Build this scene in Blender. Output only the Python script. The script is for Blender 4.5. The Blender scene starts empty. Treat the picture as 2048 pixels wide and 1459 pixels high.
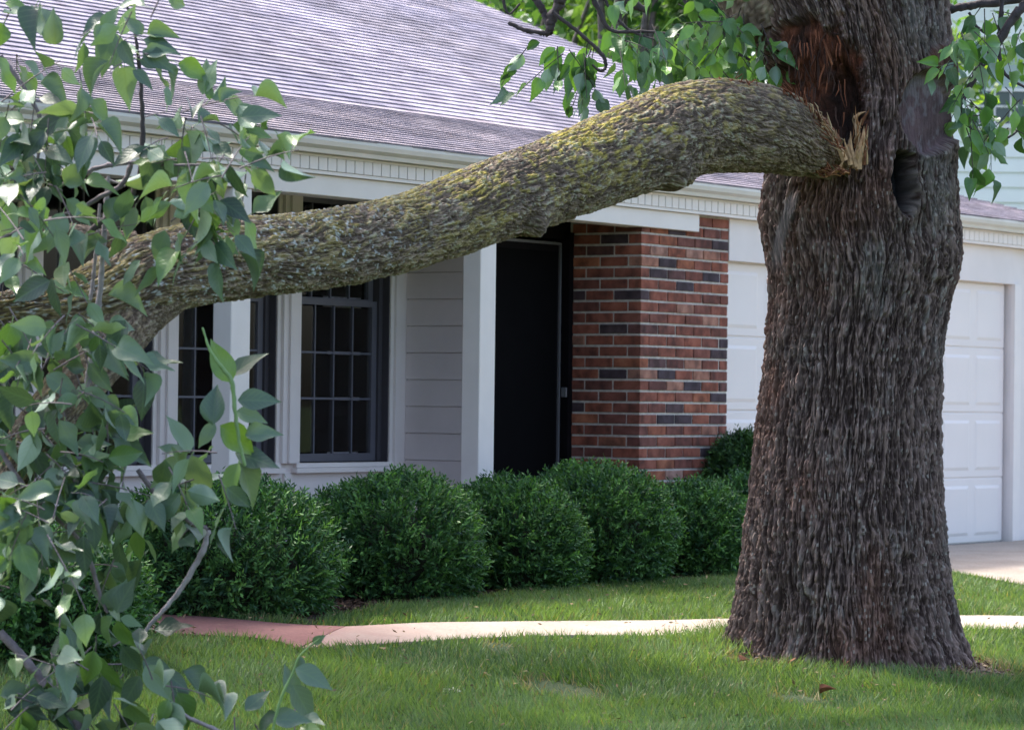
import bpy, math, random
import numpy as np
from mathutils import Matrix, Vector

random.seed(7)
rng = np.random.default_rng(11)
scene = bpy.context.scene
COL = scene.collection

# ------------------------------------------------------------------ camera
EYE = np.array([0.0, 0.0, 1.3])
FPX, PITCH, ROLL = 6300.0, 0.0111, 0.0125
cam_d = bpy.data.cameras.new('camera')
cam_d.sensor_width = 36.0
cam_d.lens = 36.0 * FPX / 2048.0
cam_d.clip_start = 0.5
cam_d.clip_end = 2000.0
cam_d.dof.use_dof = True
cam_d.dof.focus_distance = 13.8
cam_d.dof.aperture_fstop = 7.0
cam = bpy.data.objects.new('camera', cam_d)
COL.objects.link(cam)
cam.matrix_world = (Matrix.Translation((0, 0, 1.3)) @ Matrix.Rotation(math.radians(90) + PITCH, 4, 'X')
                    @ Matrix.Rotation(ROLL, 4, 'Z'))
scene.camera = cam

# ------------------------------------------------------------------ light
SUN_DIR = Vector((-0.55, 0.55, 1.35)).normalized()      # towards the sun
elev = math.asin(SUN_DIR.z)
azim = math.atan2(SUN_DIR.x, SUN_DIR.y)
world = bpy.data.worlds.new('World')
scene.world = world
world.use_nodes = True
wn = world.node_tree
bg = wn.nodes['Background']
sky = wn.nodes.new('ShaderNodeTexSky')
sky.sky_type = 'NISHITA'
sky.sun_disc = False
sky.sun_elevation = elev
sky.sun_rotation = azim
sky.air_density = 1.0
sky.dust_density = 4.0
sky.ozone_density = 0.4
wn.links.new(sky.outputs[0], bg.inputs[0])
bg.inputs[1].default_value = 0.15
sun_d = bpy.data.lights.new('sun', 'SUN')
sun_d.energy = 2.0
sun_d.angle = math.radians(4)
sun_d.color = (1.0, 0.95, 0.87)
sun = bpy.data.objects.new('sun', sun_d)
COL.objects.link(sun)
sun.rotation_euler = SUN_DIR.to_track_quat('Z', 'Y').to_euler()
scene.view_settings.view_transform = 'Standard'
scene.view_settings.look = 'None'
scene.view_settings.gamma = 1.0
scene.view_settings.exposure = 1.75
scene.view_settings.use_curve_mapping = False
scene.cycles.max_bounces = 6
scene.cycles.transparent_max_bounces = 12
scene.cycles.caustics_reflective = False
scene.cycles.caustics_refractive = False

# ------------------------------------------------------------------ geometry of the place
cp, sp = math.cos(PITCH), math.sin(PITCH)
cr, sr = math.cos(ROLL), math.sin(ROLL)
FW = np.array([0, cp, sp]); UP0 = np.array([0, -sp, cp]); RT0 = np.array([1.0, 0, 0])
RT = RT0 * cr + UP0 * sr
UP = -RT0 * sr + UP0 * cr


def ray(px, py):
    return FW * FPX + RT * (px - 1024) + UP * (729.5 - py)


def at(px, py, Y):
    r = ray(px, py)
    return EYE + r * (Y / r[1])


UV = np.array([0.5727, 0.8198]); UV /= np.linalg.norm(UV)      # along the house front, to the right
NV = np.array([UV[1], -UV[0]])                                  # out of the house front
OV = at(1281, 700, 18.87)[:2]                                   # front corner of the brick pier


def on_front(px, py, d):
    r = ray(px, py)
    t = (d - (EYE[:2] - OV) @ NV) / (r[:2] @ NV)
    P = EYE + t * r
    return (P[:2] - OV) @ UV, P[2]


def on_slope(px, py, d0, z0, tan):
    """point where the sight line meets the plane z = z0 + tan * (d0 - d)"""
    r = ray(px, py)
    e = (EYE[:2] - OV) @ NV; rn = r[:2] @ NV
    t = (z0 + tan * (d0 - e) - EYE[2]) / (r[2] + tan * rn)
    P = EYE + t * r
    return (P[:2] - OV) @ UV, (P[:2] - OV) @ NV, P[2]


def H(s, d, z):
    p = OV + UV * s + NV * d
    return (p[0], p[1], z)


HROT = math.atan2(UV[1], UV[0])
TREE = np.array([1.585, 14.63])


def gz(X, Y):
    X = np.asarray(X, float); Y = np.asarray(Y, float)
    d = (X - OV[0]) * NV[0] + (Y - OV[1]) * NV[1]
    z = np.interp(d, [-100, 0.9, 1.3, 1.65, 2.05, 2.55, 3.1, 4.0, 6.5, 60],
                  [.31, .31, .30, .275, .215, .15, .08, .03, -.02, -.1])
    r2 = (X - TREE[0]) ** 2 + (Y - TREE[1]) ** 2
    z = z + 0.06 * np.exp(-r2 / 0.75)
    z = z + 0.008 * np.sin(X * 3.1 + 1) * np.sin(Y * 2.3) * np.clip((d - 1.3), 0, 1)
    return z


def ground_hit(px, py, dz=0.0):
    r = ray(px, py)
    lo, hi = 5.0, 60.0
    for _ in range(50):
        m = 0.5 * (lo + hi)
        P = EYE + r * (m / r[1])
        if P[2] > gz(P[0], P[1]) + dz: lo = m
        else: hi = m
    P = EYE + r * (lo / r[1])
    return P[0], P[1]


# ------------------------------------------------------------------ helpers
def tag(o, label=None, cat=None, group=None, kind=None):
    if label: o['label'] = label
    if cat: o['category'] = cat
    if group: o['group'] = group
    if kind: o['kind'] = kind
    return o


def empty(name, loc=(0, 0, 0), rz=0.0, parent=None):
    o = bpy.data.objects.new(name, None)
    o.location = loc; o.rotation_euler = (0, 0, rz)
    o.empty_display_size = 0.2
    COL.objects.link(o)
    if parent: o.parent = parent
    return o


def link(name, me, parent=None, loc=None, rot=None, scale=None):
    o = bpy.data.objects.new(name, me)
    COL.objects.link(o)
    if parent: o.parent = parent
    if loc is not None: o.location = loc
    if rot is not None: o.rotation_euler = rot
    if scale is not None: o.scale = scale
    return o


def np_mesh(name, verts, faces, mats, smooth=False, attrs=None, matidx=None):
    """verts (n,3); faces (m,k) with constant k; attrs {name: (n,3)|(n,)}"""
    verts = np.ascontiguousarray(verts, dtype=np.float32)
    faces = np.ascontiguousarray(faces, dtype=np.int32)
    me = bpy.data.meshes.new(name)
    m, k = faces.shape
    me.vertices.add(len(verts)); me.vertices.foreach_set('co', verts.ravel())
    me.loops.add(m * k); me.loops.foreach_set('vertex_index', faces.ravel())
    me.polygons.add(m)
    me.polygons.foreach_set('loop_start', np.arange(0, m * k, k, dtype=np.int32))
    me.polygons.foreach_set('loop_total', np.full(m, k, dtype=np.int32))
    me.polygons.foreach_set('use_smooth', np.full(m, smooth, dtype=bool))
    if matidx is not None:
        me.polygons.foreach_set('material_index', np.asarray(matidx, dtype=np.int32))
    me.update(calc_edges=True)
    for nm, a in (attrs or {}).items():
        a = np.asarray(a, dtype=np.float32)
        if a.ndim == 1:
            at_ = me.attributes.new(nm, 'FLOAT', 'POINT'); at_.data.foreach_set('value', a)
        else:
            at_ = me.attributes.new(nm, 'FLOAT_COLOR', 'POINT')
            at_.data.foreach_set('color', np.hstack([a, np.ones((len(a), 1), np.float32)]).ravel())
    for mt in (mats if isinstance(mats, (list, tuple)) else [mats]):
        me.materials.append(mt)
    return me


class MB:
    """collects boxes / prisms / tubes into one mesh"""
    def __init__(self): self.v = []; self.f = []

    def box(self, x0, x1, y0, y1, z0, z1):
        b = len(self.v)
        self.v += [(x0, y0, z0), (x1, y0, z0), (x1, y1, z0), (x0, y1, z0), (x0, y0, z1), (x1, y0, z1), (x1, y1, z1), (x0, y1, z1)]
        self.f += [tuple(b + i for i in q) for q in ((0, 3, 2, 1), (4, 5, 6, 7), (0, 1, 5, 4), (1, 2, 6, 5), (2, 3, 7, 6), (3, 0, 4, 7))]
        return self

    def prism(self, prof, x0, x1):
        """profile [(y, z)] swept along x"""
        b = len(self.v); n = len(prof)
        self.v += [(x0, y, z) for y, z in prof] + [(x1, y, z) for y, z in prof]
        for i in range(n):
            j = (i + 1) % n
            self.f.append((b + i, b + j, b + n + j, b + n + i))
        self.f.append(tuple(b + i for i in reversed(range(n)))); self.f.append(tuple(b + n + i for i in range(n)))
        return self

    def poly(self, pts):
        b = len(self.v); self.v += [tuple(p) for p in pts]; self.f.append(tuple(range(b, b + len(pts)))); return self

    def mesh(self, name, mat, bevel=0.0, smooth=False):
        me = bpy.data.meshes.new(name)
        me.from_pydata([tuple(map(float, p)) for p in self.v], [], self.f)
        if bevel > 0:
            import bmesh
            bm = bmesh.new(); bm.from_mesh(me)
            bmesh.ops.recalc_face_normals(bm, faces=bm.faces)
            bmesh.ops.bevel(bm, geom=list(bm.edges), offset=bevel, segments=1, affect='EDGES', profile=0.5)
            bm.to_mesh(me); bm.free()
        for p in me.polygons: p.use_smooth = smooth
        me.materials.append(mat); me.update()
        return me

    def build(self, name, mat, parent=None, bevel=0.0, **kw):
        return link(name, self.mesh(name, mat, bevel), parent, **kw)


def tube_arrays(pts, rad, sides=7):
    pts = np.asarray(pts, float); n = len(pts)
    rad = np.broadcast_to(np.asarray(rad, float), (n,))
    tan = np.gradient(pts, axis=0); tan /= np.linalg.norm(tan, axis=1)[:, None] + 1e-9
    ref = np.array([0.0, 1.0, 0.13]); ref /= np.linalg.norm(ref)
    a = np.cross(tan, ref); a /= np.linalg.norm(a, axis=1)[:, None] + 1e-9
    b = np.cross(tan, a)
    th = np.arange(sides) / sides * 2 * math.pi
    v = (pts[:, None] + rad[:, None, None] * (np.cos(th)[None, :, None] * a[:, None] + np.sin(th)[None, :, None] * b[:, None])).reshape(-1, 3)
    i = np.arange(n - 1)[:, None] * sides; j = np.arange(sides)[None]; k = (j + 1) % sides
    f = np.stack([i + j, i + k, i + sides + k, i + sides + j], -1).reshape(-1, 4)
    return v, f


def smooth_line(pts, n):
    """Catmull-Rom through pts (any columns), n samples per span"""
    P = np.asarray(pts, float)
    P = np.vstack([2 * P[0] - P[1], P, 2 * P[-1] - P[-2]])
    out = []
    for i in range(1, len(P) - 2):
        t = np.linspace(0, 1, n, endpoint=False)[:, None]
        p0, p1, p2, p3 = P[i - 1], P[i], P[i + 1], P[i + 2]
        out.append(0.5 * (2 * p1 + (p2 - p0) * t + (2 * p0 - 5 * p1 + 4 * p2 - p3) * t ** 2 + (3 * p1 - p0 - 3 * p2 + p3) * t ** 3))
    out.append(P[-2][None])
    return np.vstack(out)


# ------------------------------------------------------------------ numpy noise
def hsh(a, b, seed):
    h = (a.astype(np.int64) * 374761393 + b.astype(np.int64) * 668265263 + seed * 974634777) & 0xffffffff
    h = ((h ^ (h >> 13)) * 1274126177) & 0xffffffff
    h = ((h ^ (h >> 16)) * 2246822519) & 0xffffffff
    return ((h ^ (h >> 15)) & 0xffffff) / float(0xffffff)


def vnoise(u, v, nu, seed):
    iu = np.floor(u); iv = np.floor(v); fu = u - iu; fv = v - iv
    fu = fu * fu * (3 - 2 * fu); fv = fv * fv * (3 - 2 * fv)
    a0 = np.mod(iu, nu); a1 = np.mod(iu + 1, nu)
    return ((hsh(a0, iv, seed) * (1 - fu) + hsh(a1, iv, seed) * fu) * (1 - fv)
            + (hsh(a0, iv + 1, seed) * (1 - fu) + hsh(a1, iv + 1, seed) * fu) * fv) * 2 - 1


def fbm(u, v, nu, seed, octs=4):
    s = 0; a = 1; t = 0
    for o in range(octs):
        s = s + a * vnoise(u * 2 ** o, v * 2 ** o, nu * 2 ** o, seed + o); t += a; a *= .5
    return s / t


def voro(u, v, nu, seed):
    iu = np.floor(u); iv = np.floor(v)
    F1 = np.full(u.shape, 9.0); F2 = np.full(u.shape, 9.0); ID = np.zeros(u.shape); VY = np.zeros(u.shape)
    for du in (-1, 0, 1):
        for dv in (-1, 0, 1):
            cu = iu + du; cv = iv + dv; cm = np.mod(cu, nu)
            x = cu + 0.1 + .8 * hsh(cm, cv, seed); y = cv + 0.05 + .9 * hsh(cm, cv, seed + 5)
            dx = x - u; dy = y - v
            D = dx * dx + dy * dy
            idn = hsh(cm, cv, seed + 9)
            c = D < F1
            F2 = np.where(c, F1, np.minimum(F2, D))
            ID = np.where(c, idn, ID); VY = np.where(c, -dy, VY)
            F1 = np.where(c, D, F1)
    return np.sqrt(F1), np.sqrt(F2), ID, VY


def sstep(a, b, x):
    t = np.clip((x - a) / (b - a), 0, 1)
    return t * t * (3 - 2 * t)


# ------------------------------------------------------------------ materials
def new_mat(name):
    m = bpy.data.materials.new(name); m.use_nodes = True
    nt = m.node_tree; b = nt.nodes['Principled BSDF']
    return m, nt, b


def nd(nt, kind, **kw):
    n = nt.nodes.new(kind)
    for k, v in kw.items():
        if k in n.inputs.keys(): n.inputs[k].default_value = v
        else: setattr(n, k, v)
    return n


def ramp(nt, fac, stops):
    r = nt.nodes.new('ShaderNodeValToRGB')
    el = r.color_ramp.elements
    while len(el) < len(stops): el.new(0.5)
    for e, (p, c) in zip(el, stops):
        e.position = p; e.color = (*c, 1)
    nt.links.new(fac, r.inputs[0])
    return r


def plain(name, col, rough=0.6, var=0.06, scale=8.0, bump=0.0, bscale=60.0, metallic=0.0, spec=0.5):
    m, nt, b = new_mat(name)
    tc = nd(nt, 'ShaderNodeTexCoord')
    n = nd(nt, 'ShaderNodeTexNoise', Scale=scale, Detail=5.0)
    nt.links.new(tc.outputs['Object'], n.inputs['Vector'])
    c0 = tuple(max(0, c * (1 - var)) for c in col); c1 = tuple(min(1, c * (1 + var)) for c in col)
    r = ramp(nt, n.outputs[0], [(0.3, c0), (0.7, c1)])
    nt.links.new(r.outputs[0], b.inputs['Base Color'])
    b.inputs['Roughness'].default_value = rough
    b.inputs['Metallic'].default_value = metallic
    b.inputs['Specular IOR Level'].default_value = spec
    if bump:
        n2 = nd(nt, 'ShaderNodeTexNoise', Scale=bscale, Detail=4.0)
        nt.links.new(tc.outputs['Object'], n2.inputs['Vector'])
        bp = nd(nt, 'ShaderNodeBump', Strength=bump, Distance=0.01)
        nt.links.new(n2.outputs[0], bp.inputs['Height']); nt.links.new(bp.outputs[0], b.inputs['Normal'])
    return m


M = {}
M['white'] = plain('white_paint', (.78, .72, .72), .5, .07, 2.2, .08, 90)
M['white_trim'] = plain('white_trim_paint', (.83, .77, .76), .45, .03, 6.0, .05, 60)
M['siding'] = plain('siding_paint', (.66, .60, .61), .6, .05, 4.0, .1, 40)
M['door_white'] = plain('garage_door_paint', (.83, .77, .77), .4, .03, 2.0, .05, 120)
M['gutter'] = plain('gutter_metal', (.72, .69, .67), .35, .05, 5.0)
M['joint'] = plain('dark_joint', (.10, .10, .11), .8)
M['mortar'] = plain('mortar', (.58, .545, .52), .95, .18, 30.0, .5, 150)
M['mulch'] = plain('mulch', (.055, .032, .024), .95, .5, 14.0, .9, 70)
M['soil'] = plain('soil', (.17, .125, .085), .95, .4, 5.0, .6, 60)
M['black_door'] = plain('dark_door_paint', (.006, .005, .007), .7, .2, spec=.1)
M['door_metal'] = plain('grey_aluminium', (.20, .20, .23), .4, .05, metallic=.4)
M['sash'] = plain('window_sash', (.11, .11, .14), .5, .05)
M['muntin'] = plain('muntin_paint', (.11, .115, .155), .5, .05)
M['reveal'] = plain('window_reveal', (.06, .056, .070), .6, .1)
M['reveal2'] = plain('dark_screen', (.004, .004, .005), .8, .1, spec=.05)
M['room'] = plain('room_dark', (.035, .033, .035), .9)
M['curtain'] = plain('curtain_cloth', (.75, .72, .78), .9, .1)
M['ceiling'] = plain('porch_ceiling', (.45, .45, .44), .7)
M['twig'] = plain('twig_bark', (.17, .135, .15), .75, .4, 25.0, .4, 90)
M['twig_pale'] = plain('pale_twig_bark', (.30, .26, .28), .7, .35, 30.0, .4, 90)
M['twig_dark'] = plain('dark_twig_bark', (.055, .042, .045), .8, .3, 30.0, .4, 90)
M['petiole'] = plain('petiole', (.16, .26, .09), .5, .2)
M['splinter'] = plain('fresh_wood', (.50, .30, .165), .8, .4, 30.0, .3, 80)
M['rustwood'] = plain('rusty_wood', (.20, .075, .035), .85, .5, 30.0, .4, 80)
M['flower'] = plain('clover_flower', (.8, .77, .62), .8)
M['neighbour'] = plain('neighbour_siding', (.92, .90, .86), .6, .03, 2.0)
M['blind'] = plain('window_blind', (.42, .48, .46), .7, .05)
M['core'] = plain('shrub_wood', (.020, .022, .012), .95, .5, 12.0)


def mat_glass():
    m, nt, b = new_mat('window_glass')
    out = nt.nodes['Material Output']
    tr = nd(nt, 'ShaderNodeBsdfTransparent'); tr.inputs[0].default_value = (.8, .82, .84, 1)
    gl = nd(nt, 'ShaderNodeBsdfGlossy', Roughness=0.02)
    fr = nd(nt, 'ShaderNodeFresnel', IOR=1.45)
    mx = nd(nt, 'ShaderNodeMixShader')
    nt.links.new(fr.outputs[0], mx.inputs[0]); nt.links.new(tr.outputs[0], mx.inputs[1]); nt.links.new(gl.outputs[0], mx.inputs[2])
    nt.links.new(mx.outputs[0], out.inputs[0])
    return m


M['glass'] = mat_glass()


def mat_brick():
    m, nt, b = new_mat('brick_clay')
    oi = nd(nt, 'ShaderNodeObjectInfo')
    tc = nd(nt, 'ShaderNodeTexCoord')
    r = ramp(nt, oi.outputs['Random'], [(0.0, (.050, .034, .045)), (.10, (.075, .045, .052)), (.14, (.15, .054, .044)), (.40, (.22, .070, .048)),
                                        (.70, (.27, .080, .050)), (.90, (.33, .110, .058)), (1.0, (.36, .20, .16))])
    n = nd(nt, 'ShaderNodeTexNoise', Scale=14.0, Detail=5.0)
    add = nd(nt, 'ShaderNodeVectorMath', operation='ADD')
    comb = nd(nt, 'ShaderNodeCombineXYZ')
    mul = nd(nt, 'ShaderNodeMath', operation='MULTIPLY'); mul.inputs[1].default_value = 37.0
    nt.links.new(oi.outputs['Random'], mul.inputs[0]); nt.links.new(mul.outputs[0], comb.inputs[0])
    nt.links.new(tc.outputs['Object'], add.inputs[0]); nt.links.new(comb.outputs[0], add.inputs[1]); nt.links.new(add.outputs[0], n.inputs['Vector'])
    mx = nd(nt, 'ShaderNodeMix', data_type='RGBA', blend_type='MULTIPLY'); mx.inputs[0].default_value = 1.0
    r2 = ramp(nt, n.outputs[0], [(.30, (.45, .46, .50)), (.52, (1, 1, 1)), (.68, (1.35, 1.5, 1.55))])
    nt.links.new(r.outputs[0], mx.inputs[6]); nt.links.new(r2.outputs[0], mx.inputs[7])
    nt.links.new(mx.outputs[2], b.inputs['Base Color'])
    b.inputs['Roughness'].default_value = .9
    n3 = nd(nt, 'ShaderNodeTexNoise', Scale=110.0, Detail=3.0); nt.links.new(tc.outputs['Object'], n3.inputs['Vector'])
    bp = nd(nt, 'ShaderNodeBump', Strength=.6, Distance=.006)
    nt.links.new(n3.outputs[0], bp.inputs['Height']); nt.links.new(bp.outputs[0], b.inputs['Normal'])
    return m


M['brick'] = mat_brick()


def mat_attr(name, rough=.85, bump=0.0, bscale=(60, 60, 14), transl=0.0, spec=.3, dist=.004):
    """colour from the mesh attribute 'col'"""
    m, nt, b = new_mat(name)
    a = nd(nt, 'ShaderNodeAttribute', attribute_name='col')
    nt.links.new(a.outputs[0], b.inputs['Base Color'])
    b.inputs['Roughness'].default_value = rough
    b.inputs['Specular IOR Level'].default_value = spec
    if bump:
        tc = nd(nt, 'ShaderNodeTexCoord'); mp = nd(nt, 'ShaderNodeMapping'); mp.inputs['Scale'].default_value = bscale
        n = nd(nt, 'ShaderNodeTexNoise', Scale=1.0, Detail=6.0, Roughness=.65)
        nt.links.new(tc.outputs['Object'], mp.inputs[0]); nt.links.new(mp.outputs[0], n.inputs['Vector'])
        bp = nd(nt, 'ShaderNodeBump', Strength=bump, Distance=dist)
        nt.links.new(n.outputs[0], bp.inputs['Height']); nt.links.new(bp.outputs[0], b.inputs['Normal'])
    if transl:
        out = nt.nodes['Material Output']
        t = nd(nt, 'ShaderNodeBsdfTranslucent')
        hs = nd(nt, 'ShaderNodeMix', data_type='RGBA', blend_type='MULTIPLY'); hs.inputs[0].default_value = 1
        hs.inputs[7].default_value = (1.5, 1.55, .55, 1)
        nt.links.new(a.outputs[0], hs.inputs[6]); nt.links.new(hs.outputs[2], t.inputs[0])
        mx = nd(nt, 'ShaderNodeMixShader'); mx.inputs[0].default_value = transl
        nt.links.new(b.outputs[0], mx.inputs[1]); nt.links.new(t.outputs[0], mx.inputs[2]); nt.links.new(mx.outputs[0], out.inputs[0])
    return m


M['bark'] = mat_attr('bark', .85, 1.0, (230, 230, 90), dist=.006)
M['shingle'] = mat_attr('asphalt_shingle', .9, .5, (150, 150, 150), dist=.003)
_nt = M['shingle'].node_tree; _b = _nt.nodes['Principled BSDF']
_tc = nd(_nt, 'ShaderNodeTexCoord'); _n = nd(_nt, 'ShaderNodeTexNoise', Scale=5.0, Detail=8.0, Roughness=.72)
_nt.links.new(_tc.outputs['Object'], _n.inputs['Vector'])
_n2 = nd(_nt, 'ShaderNodeTexNoise', Scale=1.1, Detail=4.0, Roughness=.6); _nt.links.new(_tc.outputs['Object'], _n2.inputs['Vector'])
_r = ramp(_nt, _n.outputs[0], [(.33, (.55, .52, .55)), (.50, (.95, .95, .97)), (.64, (1.45, 1.42, 1.38))])
_r2 = ramp(_nt, _n2.outputs[0], [(.35, (.80, .80, .86)), (.66, (1.35, 1.30, 1.25))])
_m = nd(_nt, 'ShaderNodeMix', data_type='RGBA', blend_type='MULTIPLY'); _m.inputs[0].default_value = 1
_m2 = nd(_nt, 'ShaderNodeMix', data_type='RGBA', blend_type='MULTIPLY'); _m2.inputs[0].default_value = 1
_src = _b.inputs['Base Color'].links[0].from_socket
_nt.links.new(_src, _m.inputs[6]); _nt.links.new(_r.outputs[0], _m.inputs[7])
_nt.links.new(_m.outputs[2], _m2.inputs[6]); _nt.links.new(_r2.outputs[0], _m2.inputs[7]); _nt.links.new(_m2.outputs[2], _b.inputs['Base Color'])
M['grass'] = mat_attr('grass_blade', .55, transl=.35, spec=.4)
M['needle'] = mat_attr('shrub_leaf', .5, transl=.2, spec=.35)
M['bgleaf'] = mat_attr('far_leaf', .5, transl=.42, spec=.4)


def mat_leaf(name, use_obj, STOPS=[(0, (.030, .058, .042)), (.3, (.062, .112, .082)), (.6, (.115, .185, .125)), (.72, (.16, .235, .165)), (.84, (.075, .155, .045)), (1, (.12, .22, .055))]):
    """broad leaf: darker glossy upper side, paler matt underside, veins"""
    m, nt, b = new_mat(name)
    out = nt.nodes['Material Output']
    if use_obj:
        oi = nd(nt, 'ShaderNodeObjectInfo'); rnd = oi.outputs['Random']
    else:
        a = nd(nt, 'ShaderNodeAttribute', attribute_name='rnd'); rnd = a.outputs['Fac']
    top = ramp(nt, rnd, STOPS)
    bot = ramp(nt, rnd, [(0, (.15, .235, .175)), (.5, (.22, .32, .235)), (1, (.32, .42, .30))])
    geo = nd(nt, 'ShaderNodeNewGeometry')
    mx = nd(nt, 'ShaderNodeMix', data_type='RGBA')
    nt.links.new(geo.outputs['Backfacing'], mx.inputs[0])
    nt.links.new(top.outputs[0], mx.inputs[6]); nt.links.new(bot.outputs[0], mx.inputs[7])
    # veins from leaf coordinates (attribute 'lf': x across, y along)
    lf = nd(nt, 'ShaderNodeAttribute', attribute_name='lf')
    sx = nd(nt, 'ShaderNodeSeparateXYZ'); nt.links.new(lf.outputs['Vector'], sx.inputs[0])
    ab = nd(nt, 'ShaderNodeMath', operation='ABSOLUTE'); nt.links.new(sx.outputs[0], ab.inputs[0])
    m1 = nd(nt, 'ShaderNodeMath', operation='MULTIPLY'); m1.inputs[1].default_value = 1.3; nt.links.new(ab.outputs[0], m1.inputs[0])
    su = nd(nt, 'ShaderNodeMath', operation='SUBTRACT'); nt.links.new(sx.outputs[1], su.inputs[0]); nt.links.new(m1.outputs[0], su.inputs[1])
    mm = nd(nt, 'ShaderNodeMath', operation='MULTIPLY'); mm.inputs[1].default_value = 7.0; nt.links.new(su.outputs[0], mm.inputs[0])
    fr = nd(nt, 'ShaderNodeMath', operation='FRACT'); nt.links.new(mm.outputs[0], fr.inputs[0])
    pp = nd(nt, 'ShaderNodeMath', operation='PINGPONG'); pp.inputs[1].default_value = .5; nt.links.new(fr.outputs[0], pp.inputs[0])
    v1 = ramp(nt, pp.outputs[0], [(0, (1, 1, 1)), (.10, (0, 0, 0))])
    v2 = ramp(nt, ab.outputs[0], [(0, (1, 1, 1)), (.035, (0, 0, 0))])
    va = nd(nt, 'ShaderNodeMath', operation='MAXIMUM'); nt.links.new(v1.outputs[0], va.inputs[0]); nt.links.new(v2.outputs[0], va.inputs[1])
    vm = nd(nt, 'ShaderNodeMix', data_type='RGBA'); vs = nd(nt, 'ShaderNodeMath', operation='MULTIPLY'); vs.inputs[1].default_value = .38
    nt.links.new(va.outputs[0], vs.inputs[0]); nt.links.new(vs.outputs[0], vm.inputs[0])
    nt.links.new(mx.outputs[2], vm.inputs[6]); vm.inputs[7].default_value = (.16, .26, .12, 1)
    nt.links.new(vm.outputs[2], b.inputs['Base Color'])
    b.inputs['Roughness'].default_value = .38; b.inputs['Specular IOR Level'].default_value = .6
    bp = nd(nt, 'ShaderNodeBump', Strength=.25, Distance=.002, invert=True)
    nt.links.new(va.outputs[0], bp.inputs['Height']); nt.links.new(bp.outputs[0], b.inputs['Normal'])
    t = nd(nt, 'ShaderNodeBsdfTranslucent')
    hs = nd(nt, 'ShaderNodeMix', data_type='RGBA', blend_type='MULTIPLY'); hs.inputs[0].default_value = 1
    hs.inputs[7].default_value = (1.5, 1.5, .5, 1)
    nt.links.new(top.outputs[0], hs.inputs[6]); nt.links.new(hs.outputs[2], t.inputs[0])
    ms = nd(nt, 'ShaderNodeMixShader'); ms.inputs[0].default_value = .24
    nt.links.new(b.outputs[0], ms.inputs[1]); nt.links.new(t.outputs[0], ms.inputs[2]); nt.links.new(ms.outputs[0], out.inputs[0])
    return m


M['leaf'] = mat_leaf('leaf_green', True)
M['leaf_mass'] = mat_leaf('leaf_green_mass', False)
M['leaf_sun'] = mat_leaf('leaf_sunlit', False, [(0, (.035, .085, .040)), (.45, (.06, .15, .045)), (.75, (.11, .26, .06)), (1, (.18, .36, .07))])  # same tree's leaves, with sunlit brightness put into the colour


def mat_slab(name, c0, c1, spots):
    m, nt, b = new_mat(name)
    tc = nd(nt, 'ShaderNodeTexCoord')
    n = nd(nt, 'ShaderNodeTexNoise', Scale=2.2, Detail=7.0, Roughness=.62); nt.links.new(tc.outputs['Object'], n.inputs['Vector'])
    n2 = nd(nt, 'ShaderNodeTexNoise', Scale=70.0, Detail=3.0); nt.links.new(tc.outputs['Object'], n2.inputs['Vector'])
    r = ramp(nt, n.outputs[0], [(.3, c0), (.68, c1)])
    r2 = ramp(nt, n2.outputs[0], [(.3, spots), (.6, (1, 1, 1))])
    mx = nd(nt, 'ShaderNodeMix', data_type='RGBA', blend_type='MULTIPLY'); mx.inputs[0].default_value = 1
    nt.links.new(r.outputs[0], mx.inputs[6]); nt.links.new(r2.outputs[0], mx.inputs[7]); nt.links.new(mx.outputs[2], b.inputs['Base Color'])
    b.inputs['Roughness'].default_value = .9
    bp = nd(nt, 'ShaderNodeBump', Strength=.4, Distance=.004); nt.links.new(n2.outputs[0], bp.inputs['Height']); nt.links.new(bp.outputs[0], b.inputs['Normal'])
    return m


M['walk'] = mat_slab('pale_concrete', (.36, .295, .24), (.46, .385, .32), (.8, .8, .8))
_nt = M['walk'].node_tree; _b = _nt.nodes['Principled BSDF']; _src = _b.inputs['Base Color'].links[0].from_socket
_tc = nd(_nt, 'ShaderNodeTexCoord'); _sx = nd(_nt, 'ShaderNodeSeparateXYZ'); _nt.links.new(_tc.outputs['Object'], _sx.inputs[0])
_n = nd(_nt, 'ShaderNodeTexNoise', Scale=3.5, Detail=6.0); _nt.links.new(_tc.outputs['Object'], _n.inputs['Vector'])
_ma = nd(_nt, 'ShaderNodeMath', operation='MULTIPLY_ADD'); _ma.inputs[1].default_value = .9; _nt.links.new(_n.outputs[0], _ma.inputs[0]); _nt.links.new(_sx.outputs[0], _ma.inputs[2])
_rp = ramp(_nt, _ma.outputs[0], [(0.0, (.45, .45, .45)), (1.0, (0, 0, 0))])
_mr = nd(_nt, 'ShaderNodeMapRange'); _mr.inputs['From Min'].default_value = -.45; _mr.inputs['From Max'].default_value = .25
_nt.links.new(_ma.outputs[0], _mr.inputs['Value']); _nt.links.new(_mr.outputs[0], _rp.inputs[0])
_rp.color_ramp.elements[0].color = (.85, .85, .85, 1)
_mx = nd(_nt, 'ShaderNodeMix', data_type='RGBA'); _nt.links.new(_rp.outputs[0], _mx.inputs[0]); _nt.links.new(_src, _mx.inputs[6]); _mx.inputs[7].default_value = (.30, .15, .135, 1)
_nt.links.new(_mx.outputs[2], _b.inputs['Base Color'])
M['redwalk'] = mat_slab('red_concrete', (.20, .080, .074), (.29, .135, .120), (.75, .75, .75))
M['drive'] = mat_slab('tan_concrete', (.30, .24, .19), (.42, .35, .29), (.75, .75, .75))


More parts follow.
